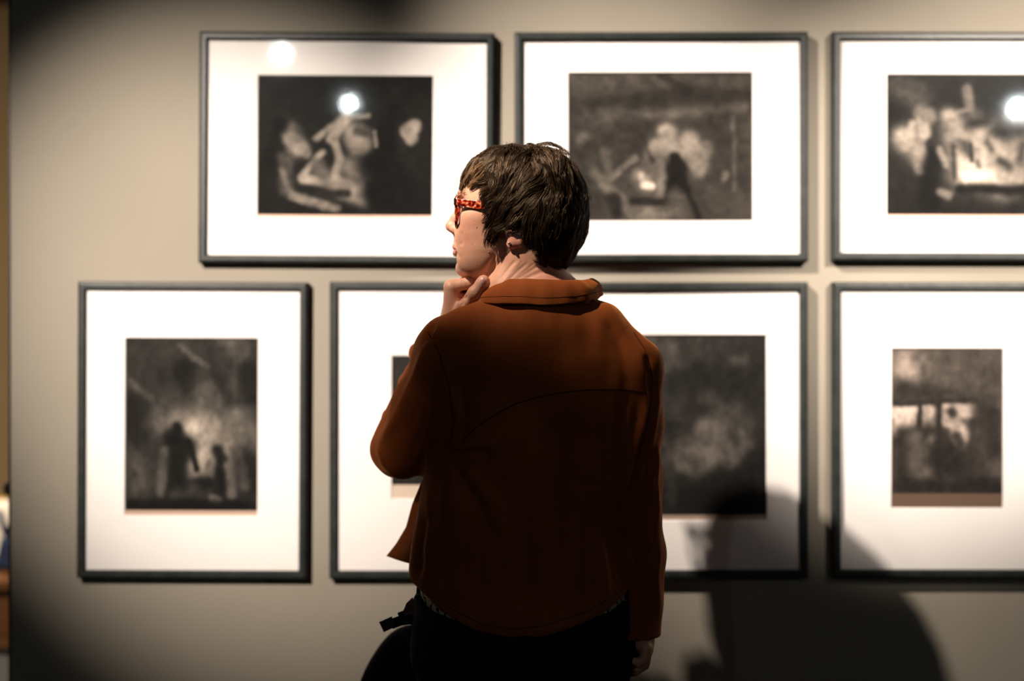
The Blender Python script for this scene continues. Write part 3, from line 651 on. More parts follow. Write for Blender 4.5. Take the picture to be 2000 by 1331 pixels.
def strands(n_guides, n, length, k, rad, lift, seed, sel=None, spread=1.0, tip=.35, curl=.0012):
    """locks: guide strands are walked over the hair surface, the others gather towards their guide"""
    r = np.random.default_rng(seed)
    inner = hair_bottom(hV[:, 0], hV[:, 1], hV[:, 2]) < -.0045
    ok = np.nonzero(inner & ((hN[:, 2] > -.6) if sel is None else sel))[0]
    gi = r.choice(ok, n_guides, replace=False); P = hV[gi].copy(); P0 = P.copy(); path = []
    Lq = length*r.uniform(.55, 1.3, n_guides); off = lift*r.uniform(0, 1, n_guides)**1.6; hemr = r.uniform(-.006, .005, n_guides)
    for s_ in range(k):
        G = grad(P); d = hfn(P[:, 0], P[:, 1], P[:, 2]); t = s_/(k-1)
        P = P-G*np.clip(d-(-.0030+off*(.35+.65*np.sin(math.pi*min(1, t*1.15)))), -.01, .01)[:, None]
        path.append(P.copy()); D = flow(P, G); below = hair_bottom(P[:, 0], P[:, 1], P[:, 2])
        P = P+D*(Lq/(k-1)*np.clip((.004+hemr-below)/.006, .02, 1))[:, None]
    A = np.stack(path, 1)
    ci = r.choice(ok, n); C = hV[ci]; best = np.full(n, 0)
    for q in range(0, n, 2000):
        d2 = ((C[q:q+2000, None]-P0[None])**2).sum(-1); best[q:q+2000] = d2.argmin(1)
    O = C-P0[best]; t = np.linspace(0, 1, k)[None, :, None]
    fall = (1-(1-tip)*t**1.2)
    X = A[best]+O[:, None]*fall*spread+r.normal(size=(n, 1, 3))*.0006
    ph = r.uniform(0, 6.28, (n, 1, 1)); X = X+np.sin(ph+t*r.uniform(3, 7, (n, 1, 1)))*curl*r.normal(size=(n, 1, 3))*.6
    cut = r.uniform(.6, 1, n); T = np.linspace(0, 1, k)[None]*cut[:, None]*(k-1); i0 = np.clip(T.astype(int), 0, k-2); fr = (T-i0)[..., None]
    X = X[np.arange(n)[:, None], i0]*(1-fr)+X[np.arange(n)[:, None], i0+1]*fr
    return X, rad*np.concatenate([np.linspace(.7, 1, k//2), np.linspace(1, .2, k-k//2)])
A, R = strands(1100, 26000, .062, 14, .00022, .0065, 31)
o = hair_object('hair_strands', A, R, M['strand'], hair); o['kind'] = 'stuff'
fl_, ll_ = head_coords(hV[:, 0], hV[:, 1])
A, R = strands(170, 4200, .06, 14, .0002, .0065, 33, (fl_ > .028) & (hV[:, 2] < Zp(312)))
o = hair_object('fringe', A, R, M['fringe'], hair); o['kind'] = 'stuff'; o['label'] = 'brown fringe with golden light put into its colour'
A, R = strands(260, 900, .05, 14, .00013, .014, 32, hN[:, 2] > .0, 1.3, .8, .004)
o = hair_object('flyaway_hair', A, R, M['strand'], hair); o['kind'] = 'stuff'
# wispy cowlick loop on the crown
wz = []
for i in range(46):
    r = RNG.random; p0 = H(fpx(1108+8*RNG.normal()*.6), .01*RNG.normal(), 304+3*r()); p1 = H(fpx(1082+10*r()), .012*RNG.normal(), 272+9*r()); p2 = H(fpx(1046+14*r()), .012*RNG.normal(), 270+10*r()); p3 = H(fpx(1028+9*r()), .012*RNG.normal(), 294+6*r())
    wz.append([tuple(p0*(1-t)**3+p1*3*t*(1-t)**2+p2*3*t*t*(1-t)+p3*t**3) for t in np.linspace(0, 1, 9)])
o = hair_object('cowlick', np.array(wz), np.array([.0002]*6+[.00016, .00012, .00006]), M['strand'], hair); o['kind'] = 'stuff'

# ------------------------------------------------------------------ jacket
cl = mat('rust_linen', (.30, .09, .015), .85, .25)
noise_tint(cl, (.205, .042, .0045), (.275, .062, .007), 9, 5)
bsdf(cl).inputs['Sheen Weight'].default_value = .45; bsdf(cl).inputs['Sheen Roughness'].default_value = .4; bsdf(cl).inputs['Sheen Tint'].default_value = (1, .34, .06, 1)
tc = nd(cl, 'ShaderNodeTexCoord')
mpv = nd(cl, 'ShaderNodeMapping'); mpv.inputs['Scale'].default_value = (1, 1, .06); ln(cl, tc.outputs['Object'], mpv.inputs['Vector'])
mph = nd(cl, 'ShaderNodeMapping'); mph.inputs['Scale'].default_value = (.06, .06, 1); ln(cl, tc.outputs['Object'], mph.inputs['Vector'])
na = nd(cl, 'ShaderNodeTexNoise', Scale=900, Detail=2); nb = nd(cl, 'ShaderNodeTexNoise', Scale=900, Detail=2)
ln(cl, mpv.outputs[0], na.inputs['Vector']); ln(cl, mph.outputs[0], nb.inputs['Vector'])
ad = nd(cl, 'ShaderNodeMath', operation='ADD'); ln(cl, na.outputs['Fac'], ad.inputs[0]); ln(cl, nb.outputs['Fac'], ad.inputs[1])
bu = nd(cl, 'ShaderNodeBump', Strength=.35, Distance=.001); ln(cl, ad.outputs[0], bu.inputs['Height']); ln(cl, bu.outputs[0], bsdf(cl).inputs['Normal'])
M['cloth'] = cl
M['seam'] = mat('rust_seam_thread', (.05, .012, .003), .9, .1)
M['black'] = noise_tint(mat('black_trouser_cloth', (.006, .006, .007), .9, .15), (.005, .005, .006), (.008, .008, .009), 60, bump=.3, bump_scale=900)

TORSO = [  # py, left px, right px, half depth, centre depth
    (575, 1000, 1120, .062, 2.49), (600, 965, 1142, .078, 2.49), (630, 925, 1175, .092, 2.49), (660, 892, 1208, .103, 2.495), (700, 868, 1252, .113, 2.50), (760, 856, 1262, .120, 2.50), (830, 846, 1254, .124, 2.50), (900, 832, 1238, .126, 2.50),
    (960, 822, 1222, .127, 2.50), (1000, 815, 1214, .128, 2.50), (1050, 806, 1224, .131, 2.50), (1100, 800, 1240, .135, 2.50), (1150, 797, 1254, .138, 2.50), (1200, 800, 1262, .140, 2.50), (1300, 800, 1262, .140, 2.50)]
TT = np.array(TORSO, float)[::-1]; yb = 2.44
tz = Zp(TT[:, 0], yb); tl = Xp(TT[:, 1], yb+.02); tr_ = Xp(TT[:, 2], yb+.02)
def torso_fn(inset=0.0, p=2.5):
    def fn(X, Y, Z):
        zc = np.clip(Z, tz[0], tz[-1]); a = np.interp(zc, tz, tl)+inset; b = np.interp(zc, tz, tr_)-inset; h = np.interp(zc, tz, TT[:, 3])-inset; cy = np.interp(zc, tz, TT[:, 4])
        cx = (a+b)/2; hw = (b-a)/2
        g = (np.abs((X-cx)/hw)**p+np.abs((Y-cy)/h)**p)**(1/p)+1e-5
        d = np.sqrt((X-cx)**2+(Y-cy)**2)*(1-1/g); d = np.where(g < .3, -.05, d)
        return np.maximum(d, np.maximum(Z-tz[-1], tz[0]-Z))
    return fn
JF = Field(steps((-.29, .0034), (.31, 1)), steps((2.31, .0038), (2.72, 1)), steps((.76, .0034), (1.41, 1)))
big = ((-9, -9, -9), (9, 9, 9))
JF.op(torso_fn(), *big, .01)
# shoulder line + sleeves
JF.chain([at(1080, 655, 2.475), at(1165, 655, 2.475), SH_R+Vector((-.002, 0, 0))], [.050, .053, .058], .03)
JF.chain([at(1045, 648, 2.470), at(985, 648, 2.472), at(940, 654, 2.475), SH_L+Vector((.008, 0, -.004))], [.058, .056, .053, .060], .022)
JF.cone(at(990, 650, 2.49), at(975, 606, 2.49), .062, .040, .02)
JF.cone(at(1058, 650, 2.485), at(1056, 586, 2.488), .098, .080, .02)
JF.chain([at(884, 694, 2.47), at(838, 790, 2.505), at(788, 880, 2.54)], [.063, .056, .050], .030)
JF.chain([at(780, 880, 2.56), at(830, 752, 2.592), at(866, 664, 2.56)], [.0525, .045, .034], .004)
JF.chain([SH_R, at(1243, 830, 2.485), ELB_R, at(1252, 1080, 2.49), at(1250, 1238, 2.462)], [.058, .047, .043, .039, .035], .022)
# sleeve folds along the raised forearm: soft rolls
for a_, b_2, r in ((at(822, 690, 2.60), at(848, 704, 2.575), .021), (at(796, 750, 2.61), at(832, 768, 2.575), .021), (at(768, 818, 2.60), at(800, 828, 2.56), .0225), (at(846, 668, 2.585), at(862, 674, 2.565), .018), (at(752, 868, 2.59), at(790, 872, 2.56), .026)):
    JF.cone(a_, b_2, r, r, .005)
# hem cut
hx = Xp(np.array([780, 798, 808, 822, 845, 870, 905, 940, 1000, 1060, 1110, 1150, 1190, 1225, 1245, 1256, 1270.]), 2.42)
hzb = Zp(np.array([1120, 1135, 1152, 1164, 1181, 1200, 1222, 1236, 1247.5, 1241, 1227, 1211, 1190, 1166, 1148, 1140, 1130.]), 2.37)
def hem(X, Y, Z):
    zb = np.interp(X, hx, hzb); zf = Zp(1120); t = np.clip((Y-2.50)/.10, 0, 1); h = zb*(1-t)+zf*t
    d = h-Z
    return np.where((X > Xp(1258)) & (Z > -9) | ((X > Xp(1226)) & (Y > 9)), -1.0, d)
cuff_n = (WR_R-ELB_R).normalized(); cuff_p = at(1256, 1246, 2.46)
def arm_keep(X, Y, Z):
    """distance to the hanging right sleeve, so that the hem cut spares it"""
    a, b = ELB_R, at(1250, 1238, 2.462); d = b-a; t = np.clip(((X-a.x)*d.x+(Y-a.y)*d.y+(Z-a.z)*d.z)/d.length_squared, 0, 1.2)
    return np.sqrt((X-a.x-t*d.x)**2+(Y-a.y-t*d.y)**2+(Z-a.z-t*d.z)**2)-.052
def hem_cut(X, Y, Z):
    zb = np.interp(X, hx, hzb); zf = Zp(1118); t = np.clip((Y-2.50)/.10, 0, 1)
    body = (zb*(1-t)+zf*t)-Z
    sl = Zp(1243, 2.46)+.35*(X-cuff_p.x)*0-Z
    return np.where(arm_keep(X, Y, Z) < 0, sl, body+0*Z)
JF.op(hem_cut, *big, .003, 'int')
# open collar and hollow shell
JF.op(lambda X, Y, Z: Z-Zp(576)+.35*np.clip(Y-2.52, 0, .2)+0*X, *big, .006, 'int')
JF.cone(at(985, 628, 2.49), at(950, 640, 2.485), .046, .050, .01)
nk = at(1050, 585, 2.50)
JF.cone(nk+Vector((-.006, .016, -.03)), nk+Vector((0, 0, .12)), .046, .050, .006, 'sub', m=.2)
JF.F = np.maximum(JF.F, -(JF.F+.009))
jV, jQ = JF.mesh(); jV = relax(jV, jQ, 2, .45); jN = vnormals(jV, jQ)
bk = (jN[:, 1] < .35)
FOLDS = [
 ([(872, 905), (900, 893), (930, 890), (965, 893)], 13, -.010), ([(880, 878), (915, 868), (960, 868), (1000, 850)], 14, .007), ([(885, 912), (910, 950), (945, 1010), (965, 1060)], 12, -.0065), ([(905, 905), (935, 950), (975, 1000)], 15, .006),
 ([(868, 920), (862, 970), (855, 1040)], 11, -.006), ([(845, 950), (838, 1020), (830, 1100)], 9, .005), ([(890, 950), (884, 1040), (880, 1140)], 14, .005),
 ([(860, 900), (882, 885), (900, 860), (905, 820), (898, 760), (885, 700)], 11, -.007),
 ([(930, 820), (990, 790), (1060, 768)], 18, .003), ([(1085, 800), (1076, 900), (1062, 1050), (1056, 1190)], 17, .004), ([(1030, 960), (1026, 1080), (1024, 1200)], 15, -.004), ([(1118, 790), (1124, 880), (1112, 1000), (1102, 1150)], 14, -.0035),
 ([(980, 980), (992, 1090), (996, 1200)], 16, .0035), ([(1160, 800), (1168, 900), (1158, 1000)], 15, .0035), ([(1146, 1010), (1150, 1110), (1142, 1190)], 11, -.004),
 ([(1266, 765), (1258, 820), (1240, 880), (1226, 940), (1215, 1000)], 9, .008), ([(1274, 770), (1266, 830), (1250, 890), (1236, 945), (1226, 1000)], 7, -.010),
 ([(1208, 1010), (1222, 1050), (1238, 1100), (1246, 1140)], 9, .007), ([(1190, 1040), (1196, 1090), (1206, 1150)], 8, -.006), ([(1172, 1060), (1178, 1110), (1186, 1170)], 8, .005), ([(1212, 1060), (1218, 1110), (1224, 1150)], 6, -.005),
 ([(1216, 770), (1216, 850), (1212, 930), (1205, 985)], 10, -.005), ([(1232, 780), (1228, 850), (1218, 920)], 10, .004), ([(1180, 620), (1210, 660), (1222, 720), (1226, 780)], 12, -.003),
 ([(1262, 690), (1272, 730), (1272, 775)], 7, -.006), ([(1284, 760), (1276, 830), (1268, 880)], 7, .005), ([(1284, 870), (1278, 940), (1284, 1020)], 7, .006), ([(1272, 880), (1268, 950), (1270, 1040), (1276, 1100)], 7, -.006), ([(1286, 1060), (1278, 1130), (1284, 1200)], 7, .005), ([(1266, 1080), (1262, 1150), (1266, 1220)], 8, -.004),
 ([(852, 640), (830, 690), (800, 760), (770, 830), (740, 880)], 9, .006), ([(870, 660), (850, 720), (822, 790), (790, 860)], 12, -.0045), ([(880, 700), (866, 780), (838, 850), (806, 910)], 14, .0045), ([(850, 760), (835, 830), (812, 880)], 9, -.0035), ([(884, 790), (874, 850), (850, 900)], 10, -.004),
 ([(848, 632), (838, 652), (834, 668)], 6, -.006), ([(742, 870), (752, 905), (790, 935)], 8, .004),
 ([(930, 1180), (940, 1080), (946, 1030)], 12, -.004), ([(866, 1180), (872, 1100), (880, 1030)], 9, -.0035), ([(816, 1140), (826, 1060), (836, 1000)], 8, -.005),
 ([(985, 1205), (1050, 1222), (1120, 1205)], 4, -.0012),
]
jV = sculpt(jV, jN, [(l_, w_*1.0, h_*1.2) for l_, w_, h_ in FOLDS], bk)
jV += jN*(wnoise(jV*np.array((1, 1, .35)), 60, 51)*.0024+wnoise(jV*np.array((1, 1, .5)), 140, 52)*.0010)[:, None]
jacket = mk('jacket', jV, jQ, M['cloth'], person, smooth=True)
jacket['label'] = 'loose rust brown linen jacket with a fold-over collar'
jb = BVHTree.FromPolygons([tuple(v) for v in jV], [tuple(q) for q in jQ])
def on_back(px, py):
    d = at(px, py, 2.5)-Vector((0, 0, CZ)); d.normalize(); h = jb.ray_cast(Vector((0, 0, CZ)), d)
    return h[0] if h[0] is not None else None
def seam(line, r=.0011):
    L = [Vector((*p, 0)) for p in line]; pts = []
    for a, b in zip(L[:-1], L[1:]):
        n = max(2, int((b-a).length/7))
        for i in range(n): q = a+(b-a)*i/n; h = on_back(q.x, q.y); pts.append(h) if h is not None else None
    pts = [p for p in pts if p is not None]
    pts = [pts[0]]+[(pts[i-1]+pts[i]*2+pts[i+1])/4 for i in range(1, len(pts)-1)]+[pts[-1]]
    mk('seam', *tube(pts, r, 6), M['seam'], jacket, smooth=True)
seam([(905, 862), (930, 835), (965, 812), (1005, 790), (1050, 776), (1100, 767), (1150, 762), (1200, 761), (1240, 764), (1270, 770)])
seam([(1238, 650), (1258, 680), (1270, 715), (1274, 750), (1271, 772)], .0008)
seam([(836, 650), (858, 690), (876, 750), (886, 820), (880, 875)], .0008)
seam([(835, 1160), (875, 1187), (940, 1220), (1000, 1230), (1060, 1224), (1150, 1194), (1222, 1150)], .0006)
# collar: fold-over leaf lofted round the neck
cc = at(1061, 580, 2.485)
def collar_pt(phi, q):
    """phi 0 = nape (towards the viewer), + = her left (screen left); q: 0 inner base, .35 top fold, 1 outer edge"""
    s_, c_ = math.sin(phi), math.cos(phi)
    left = max(0, s_)
    side = abs(s_)**1.5
    if q < .35: t = q/.35; rx = .078+.006*t; ry = .070+.002*t; z = -.016+.040*t
    else: t = (q-.35)/.65; lk = .5+.5*s_; rx = .084+(.016+.006*lk)*t+.005*math.sin(t*math.pi); ry = .072+(.011+.014*lk**.7)*t+.005*math.sin(t*math.pi); z = .024-(.043-.014*side)*t+.004*math.sin(t*math.pi)
    front = max(0, -c_)
    zz = z-.020*front+.006*side+.002*math.sin(phi*3+1)*(q > .2)
    lf = min(1, max(0, (math.degrees(phi)-48)/62)); lf = lf*lf*(3-2*lf); tt = max(0, (q-.35)/.65)
    rx += .030*lf; zz -= .038*lf*(1-.9*tt)
    zz -= .008*tt*math.exp(-((math.degrees(phi)-62)/34)**2)
    return Vector((cc.x-s_*rx, cc.y-c_*ry, cc.z+zz-.010*left*front))
PH = np.linspace(-math.radians(150), math.radians(150), 96); QS = [0, .12, .25, .31, .35, .39, .46, .58, .72, .86, .97, 1.0]
cv = []; cf = []
for ph in PH:
    for q in QS:
        p = collar_pt(ph, q); rp = .0022*math.sin(ph*9+q*3)*max(0, -math.sin(ph))**2+.0008*math.sin(ph*17+2)
        n_ = Vector((-math.sin(ph), -math.cos(ph), .25)); cv.append(p+n_*rp*(q > .2))
nq = len(QS)
for i in range(len(PH)-1):
    for j in range(nq-1): a = i*nq+j; cf.append((a, a+1, a+nq+1, a+nq))
col_o = mk('collar', cv, cf, M['cloth'], jacket, smooth=True)
sm = col_o.modifiers.new('thickness', 'SOLIDIFY'); sm.thickness = .0035; sm.offset = 0
def collar_full(ph, q):
    rp = .0022*math.sin(ph*9+q*3)*max(0, -math.sin(ph))**2+.0008*math.sin(ph*17+2)
    return collar_pt(ph, q)+Vector((-math.sin(ph), -math.cos(ph), .25))*rp*(q > .2)
st = [collar_full(ph, .86)+Vector((-math.sin(ph), -math.cos(ph), .5)).normalized()*.0018 for ph in np.linspace(PH[4], PH[-5], 150)]
mk('collar_stitching', *tube(st, .0005, 5), M['seam'], jacket, smooth=True)
# jacket front hanging open at her left side
le = [(826, 938), (806, 985), (794, 1030), (774, 1064), (755.5, 1087)]
fv = []; ff_ = []; nu, nvv = 22, 26
for j in range(nvv):
    t = j/(nvv-1); lx = np.interp(t, [0, .3, .6, .82, 1], [p[0] for p in le]); ly = np.interp(t, [0, .3, .6, .82, 1], [p[1] for p in le])
    for i in range(nu):
        s_ = i/(nu-1); x = lx+(862-lx)*s_; y = ly+(16*math.sin(min(1, s_*1.6)*math.pi/2)*(t**2)-0*s_); dep = 2.585+.05*(1-s_)*t-.05*s_
        fv.append(at(x, y, dep+.006*math.sin(s_*9+t*2)*t))
for j in range(nvv-1):
    for i in range(nu-1): a = j*nu+i; ff_.append((a, a+1, a+nu+1, a+nu))
fp = mk('jacket_front', fv, ff_, M['cloth'], jacket, smooth=True)
sm = fp.modifiers.new('thickness', 'SOLIDIFY'); sm.thickness = .003; sm.offset = 0
# ------------------------------------------------------------------ blouse, trousers, shoes
bl = mat('printed_blouse', (.55, .45, .30), .85, .2)
wv = nd(bl, 'ShaderNodeTexWave', Scale=26, Distortion=7, Detail=2); tc = nd(bl, 'ShaderNodeTexCoord'); ln(bl, tc.outputs['Object'], wv.inputs['Vector']); wv.inputs['Detail Scale'].default_value = 1.5
rr = nd(bl, 'ShaderNodeValToRGB'); rr.color_ramp.elements[0].color = (.015, .014, .012, 1); rr.color_ramp.elements[1].color = (.55, .44, .28, 1); rr.color_ramp.elements[0].position = .08; rr.color_ramp.elements[1].position = .2
ln(bl, wv.outputs['Fac'], rr.inputs[0]); ln(bl, rr.outputs[0], bsdf(bl).inputs['Base Color']); M['blouse'] = bl
BF = Field(steps((-.22, .007), (.28, 1)), steps((2.34, .007), (2.66, 1)), steps((.77, .007), (1.42, 1)))
BF.op(torso_fn(.018), *big, .01)
BF.op(lambda X, Y, Z: np.maximum(Zp(1235)-Z, Z-Zp(640))+0*X+0*Y, *big, .003, 'int')
BF.chain([at(1061, 655, 2.5), at(1040, 600, 2.515)], [.085, .066], .02)
BF.op(lambda X, Y, Z: Z-Zp(604)+0*X+0*Y, *big, .003, 'int')
bV, bQ = BF.mesh(); mk('blouse', relax(bV, bQ, 1), bQ, M['blouse'], person, smooth=True)
TF = Field(steps((-.26, .008), (.26, 1)), steps((2.28, .008), (2.74, 1)), steps((.06, .009), (.87, 1)))
TF.ell(at(1022, 1235, 2.5), (.190, .135, .14), k=.03)
TF.op(torso_fn(.009), *big, .02)
TF.op(lambda X, Y, Z: Zp(1310)-Z+0*X+0*Y, *big, .01, 'int')
for px in (925, 1118):
    hip = at(px, 1290, 2.5); kn_ = Vector((hip.x-.004*(px < 1000), 2.52, .45)); an = Vector((hip.x, 2.495, .05))
    TF.chain([hip, kn_, an], [.100, .080, .078], .04, m=.08)
TF.op(lambda X, Y, Z: np.maximum(Z-np.interp(X, Xp(np.array([800, 815, 830, 850, 880, 950, 1100, 1150, 1190, 1215, 1232.]), 2.4), Zp(np.array([1160, 1173, 1190, 1199, 1208, 1214, 1214, 1208, 1196, 1182, 1168.]), 2.4)), .085-Z)+0*Y, *big, .003, 'int')
tV, tQ = TF.mesh(); tV = relax(tV, tQ, 1); tN = vnormals(tV, tQ); tV += tN*(wnoise(tV*np.array((1, 1, .4)), 45, 61)*.003)[:, None]
trs = mk('trousers', tV, tQ, M['black'], person, smooth=True); trs['label'] = 'plain black trousers'
M['leather'] = mat('black_leather', (.008, .008, .008), .4, .5)
for px in (925, 1118):
    hip = at(px, 1290, 2.5); SF = Field(steps((hip.x-.07, .006), (hip.x+.07, 1)), steps((2.38, .006), (2.74, 1)), steps((-.01, .006), (.14, 1)))
    c = Vector((hip.x, 2.5, 0)); SF.cone(c+Vector((0, -.045, .045)), c+Vector((0, .15, .035)), .044, .042, .02); SF.cone(c+Vector((0, -.01, .05)), c+Vector((0, -.01, .10)), .048, .046, .03)
    SF.op(lambda X, Y, Z: np.maximum(.002-Z, Z-.115)+0*X+0*Y, *big, .004, 'int')
    sV, sQ = SF.mesh(); mk('shoe', relax(sV, sQ, 1), sQ, M['leather'], person, smooth=True)

# ------------------------------------------------------------------ glasses and earring (worn things)
def tortoise():
    m = mat('red_tortoiseshell', (.4, .05, .02), .12, .6); tc = nd(m, 'ShaderNodeTexCoord')
    n = nd(m, 'ShaderNodeTexNoise', Scale=165, Detail=1.2); ln(m, tc.outputs['Object'], n.inputs['Vector'])
    r = nd(m, 'ShaderNodeValToRGB'); cr = r.color_ramp; cr.elements[0].color = (.03, .003, .003, 1); cr.elements[0].position = .34; cr.elements[1].color = (.60, .30, .20, 1); cr.elements[1].position = .68
    for p, c in ((.42, (.12, .005, .005)), (.50, (.24, .012, .007)), (.55, (.30, .028, .008)), (.61, (.42, .10, .025))): e = cr.elements.new(p); e.color = (*c, 1)
    ln(m, n.outputs['Fac'], r.inputs[0]); ln(m, r.outputs[0], bsdf(m).inputs['Base Color']); return m
M['tort'] = tortoise(); M['black_gloss'] = mat('black_acetate', (.012, .008, .007), .15, .6)
GH = H(fpx(891), 0, 415)
glasses = empty('glasses', GH, "red tortoiseshell glasses worn on the woman's face", 'glasses')
def GP(l, py, f_off=0.0):       # point on the front plane of the glasses, slightly wrapped
    return H(.0955-.9*abs(l)**1.5*.55+f_off, l, py)
lens_m = bpy.data.materials.new('spectacle_lens'); lens_m.use_nodes = True; nt = lens_m.node_tree; nt.nodes.remove(nt.nodes['Principled BSDF'])
a1 = nt.nodes.new('ShaderNodeBsdfTransparent'); a2 = nt.nodes.new('ShaderNodeBsdfGlossy'); a2.inputs['Roughness'].default_value = .05; f_ = nt.nodes.new('ShaderNodeValue'); f_.outputs[0].default_value = .06; x_ = nt.nodes.new('ShaderNodeMixShader')
nt.links.new(f_.outputs[0], x_.inputs[0]); nt.links.new(a1.outputs[0], x_.inputs[1]); nt.links.new(a2.outputs[0], x_.inputs[2]); nt.links.new(x_.outputs[0], nt.nodes['Material Output'].inputs[0])
def lens_outline(sgn, grow=0.0, n=44):
    pts = []
    for i in range(n):
        t = 2*math.pi*i/n; c_, s_ = math.cos(t), math.sin(t); e = .62
        l = .0345+(.0255+grow)*math.copysign(abs(c_)**e, c_); z = (.0235+grow)*math.copysign(abs(s_)**e, s_)
        if s_ > 0: l += .003*s_*(c_ > 0)
        pts.append((sgn*l, 417-z*SC))
    return pts
for sgn in (1, -1):
    o_ = lens_outline(sgn, .0042); i_ = lens_outline(sgn, 0); n = len(o_); V_ = []; F_ = []
    for q in (o_, i_):
        for dep in (.0, -.0052):
            for (l, py) in q: V_.append(GP(l, py, dep))
    for i in range(n):
        j = (i+1) % n; F_ += [(i, j, 2*n+j, 2*n+i), (n+j, n+i, 3*n+i, 3*n+j), (i, n+i, n+j, j), (2*n+j, 3*n+j, 3*n+i, 2*n+i)]
    rim = mk('rim', V_, F_, M['tort'], glasses, smooth=False)
    bv = rim.modifiers.new('soft', 'BEVEL'); bv.width = .0008; bv.segments = 2
    lv = [GP(l, py, -.0028) for l, py in i_]; c0 = GP(sgn*.0345, 417, -.0018); lv.append(c0)
    mk('lens', lv, [(i, (i+1) % n, n) for i in range(n)], lens_m, glasses, smooth=True)
    # temple arm: broad at the hinge, running back over the ear
    tp = [(.0872, .0655, 393, 406, .0045), (.083, .0665, 393.5, 406.5, .0042), (.07, .0705, 395.5, 410, .0035), (.045, .0745, 400, 415.5, .0032), (.02, .0765, 404, 417, .003), (-.01, .0765, 406, 415, .003), (-.03, .0755, 416, 426, .003), (-.045, .074, 430, 438, .003)]
    V_ = []; F_ = []
    for f, l, t0, t1, th in tp:
        for dl, py in ((th/2, t0), (th/2, t1), (-th/2, t1), (-th/2, t0)): V_.append(H(f, sgn*(l+dl), py))
    for i in range(len(tp)-1):
        for j in range(4): a = i*4+j; b2 = i*4+(j+1) % 4; F_.append((a, b2, b2+4, a+4))
    F_ += [(3, 2, 1, 0), tuple(len(V_)-4+k for k in range(4))]
    ta = mk('temple_arm', V_, F_, M['tort'], glasses); bv = ta.modifiers.new('soft', 'BEVEL'); bv.width = .0009; bv.segments = 2
for sgn in (1, -1):
    mk('end_piece', *bevelled_box(*(lambda a, b: (min(a.x, b.x), max(a.x, b.x), min(a.y, b.y), max(a.y, b.y), min(a.z, b.z), max(a.z, b.z)))(H(.0892, sgn*.0605, 392.3), H(.0835, sgn*.0688, 406.5)), .0008), M['black_gloss'], glasses)
br_ = [GP(l, 410-4*math.cos(l/.010*1.5), -.002) for l in np.linspace(-.0085, .0085, 9)]
mk('bridge', *tube(br_, .0028, 8), M['tort'], glasses, smooth=True)
M['silver'] = mat('silver', (.75, .73, .7), .2, .5, 1.0)
ep, en = snap(at(986.5, 478, 2.40))
ear = mk('stud_earring', *join(sphere(ep+en*.0022, .0026, 14, 9), tube([ep-en*.001, ep+en*.002], .0008, 6)), M['silver'], origin=ep, smooth=True)
tag(ear, "small silver stud earring in the woman's left ear lobe", 'earring')

# ------------------------------------------------------------------ bag at her left hip
bagc = at(815, 1402, 2.72)
bag = empty('shoulder_bag', (bagc.x, bagc.y, Zp(1331, 2.72)-.22), "black shoulder bag hanging at the woman's left hip", 'bag')
GF = Field(steps((bagc.x-.14, .005), (bagc.x+.14, 1)), steps((bagc.y-.08, .005), (bagc.y+.08, 1)), steps((bagc.z-.2, .005), (bagc.z+.2, 1)))
GF.ell(bagc, (.116, .050, .178), k=.01); GF.ell(bagc+Vector((0, 0, -.03)), (.118, .052, .14), k=.02)
gV, gQ = GF.mesh(); gN = vnormals(gV, gQ); gV = relax(gV, gQ, 1)+gN*(wnoise(gV, 50, 71)*.003)[:, None]
mk('pouch', gV, gQ, M['black'], bag, smooth=True)
M['patch'] = mat('dusky_leather', (.16, .07, .055), .6, .3)
tabs = [at(816, 1212, 2.50), at(800, 1210, 2.50), at(782, 1213, 2.50), at(764, 1220, 2.50)]
def ribbon(pts, half, th=.002, nrm=None):
    V_, F_ = [], []
    for i, p in enumerate(pts):
        t = (pts[min(i+1, len(pts)-1)]-pts[max(i-1, 0)]).normalized(); up = Vector((0, 1, 0)).cross(t).normalized()
        h = half if not hasattr(half, '__len__') else half[i]
        for a, b2 in ((1, 1), (1, -1), (-1, -1), (-1, 1)): V_.append(p+up*h*a+Vector((0, th*b2, 0)))
    for i in range(len(pts)-1):
        for j in range(4): a = i*4+j; b2 = i*4+(j+1) % 4; F_.append((a, b2, b2+4, a+4))
    F_ += [(3, 2, 1, 0), tuple(len(V_)-4+k for k in range(4))]; return V_, F_
sp = mk('strap_tab', *ribbon(tabs, .0085, .003), M['black'], bag)
mk('strap_end', *ribbon([at(769, 1214, 2.5), at(745.5, 1225, 2.5)], [.0095, .0098], .004), M['black_metal'], sp)
mk('strap_keeper', *ribbon([at(792, 1204, 2.499), at(782, 1209, 2.499)], [.011, .0115], .004), M['black_metal'], sp)
mk('strap', *ribbon([at(826, 1120, 2.50), at(823, 1160, 2.50), at(820, 1190, 2.52), at(815, 1225, 2.56), at(812, 1262, 2.70)], [.009, .009, .010, .011, .012], .002), M['black'], bag)
ring = [at(818+9*math.cos(t), 1174+12*math.sin(t), 2.482) for t in np.linspace(0, 2*math.pi, 20, endpoint=False)]
mk('ring', *tube(ring, .0018, 8, True), M['black_metal'], bag, smooth=True)
mk('leather_flap', *ribbon([at(815, 1182, 2.53), at(803, 1190, 2.53), at(790, 1204, 2.53)], [.016, .013, .006], .002), M['patch'], bag)

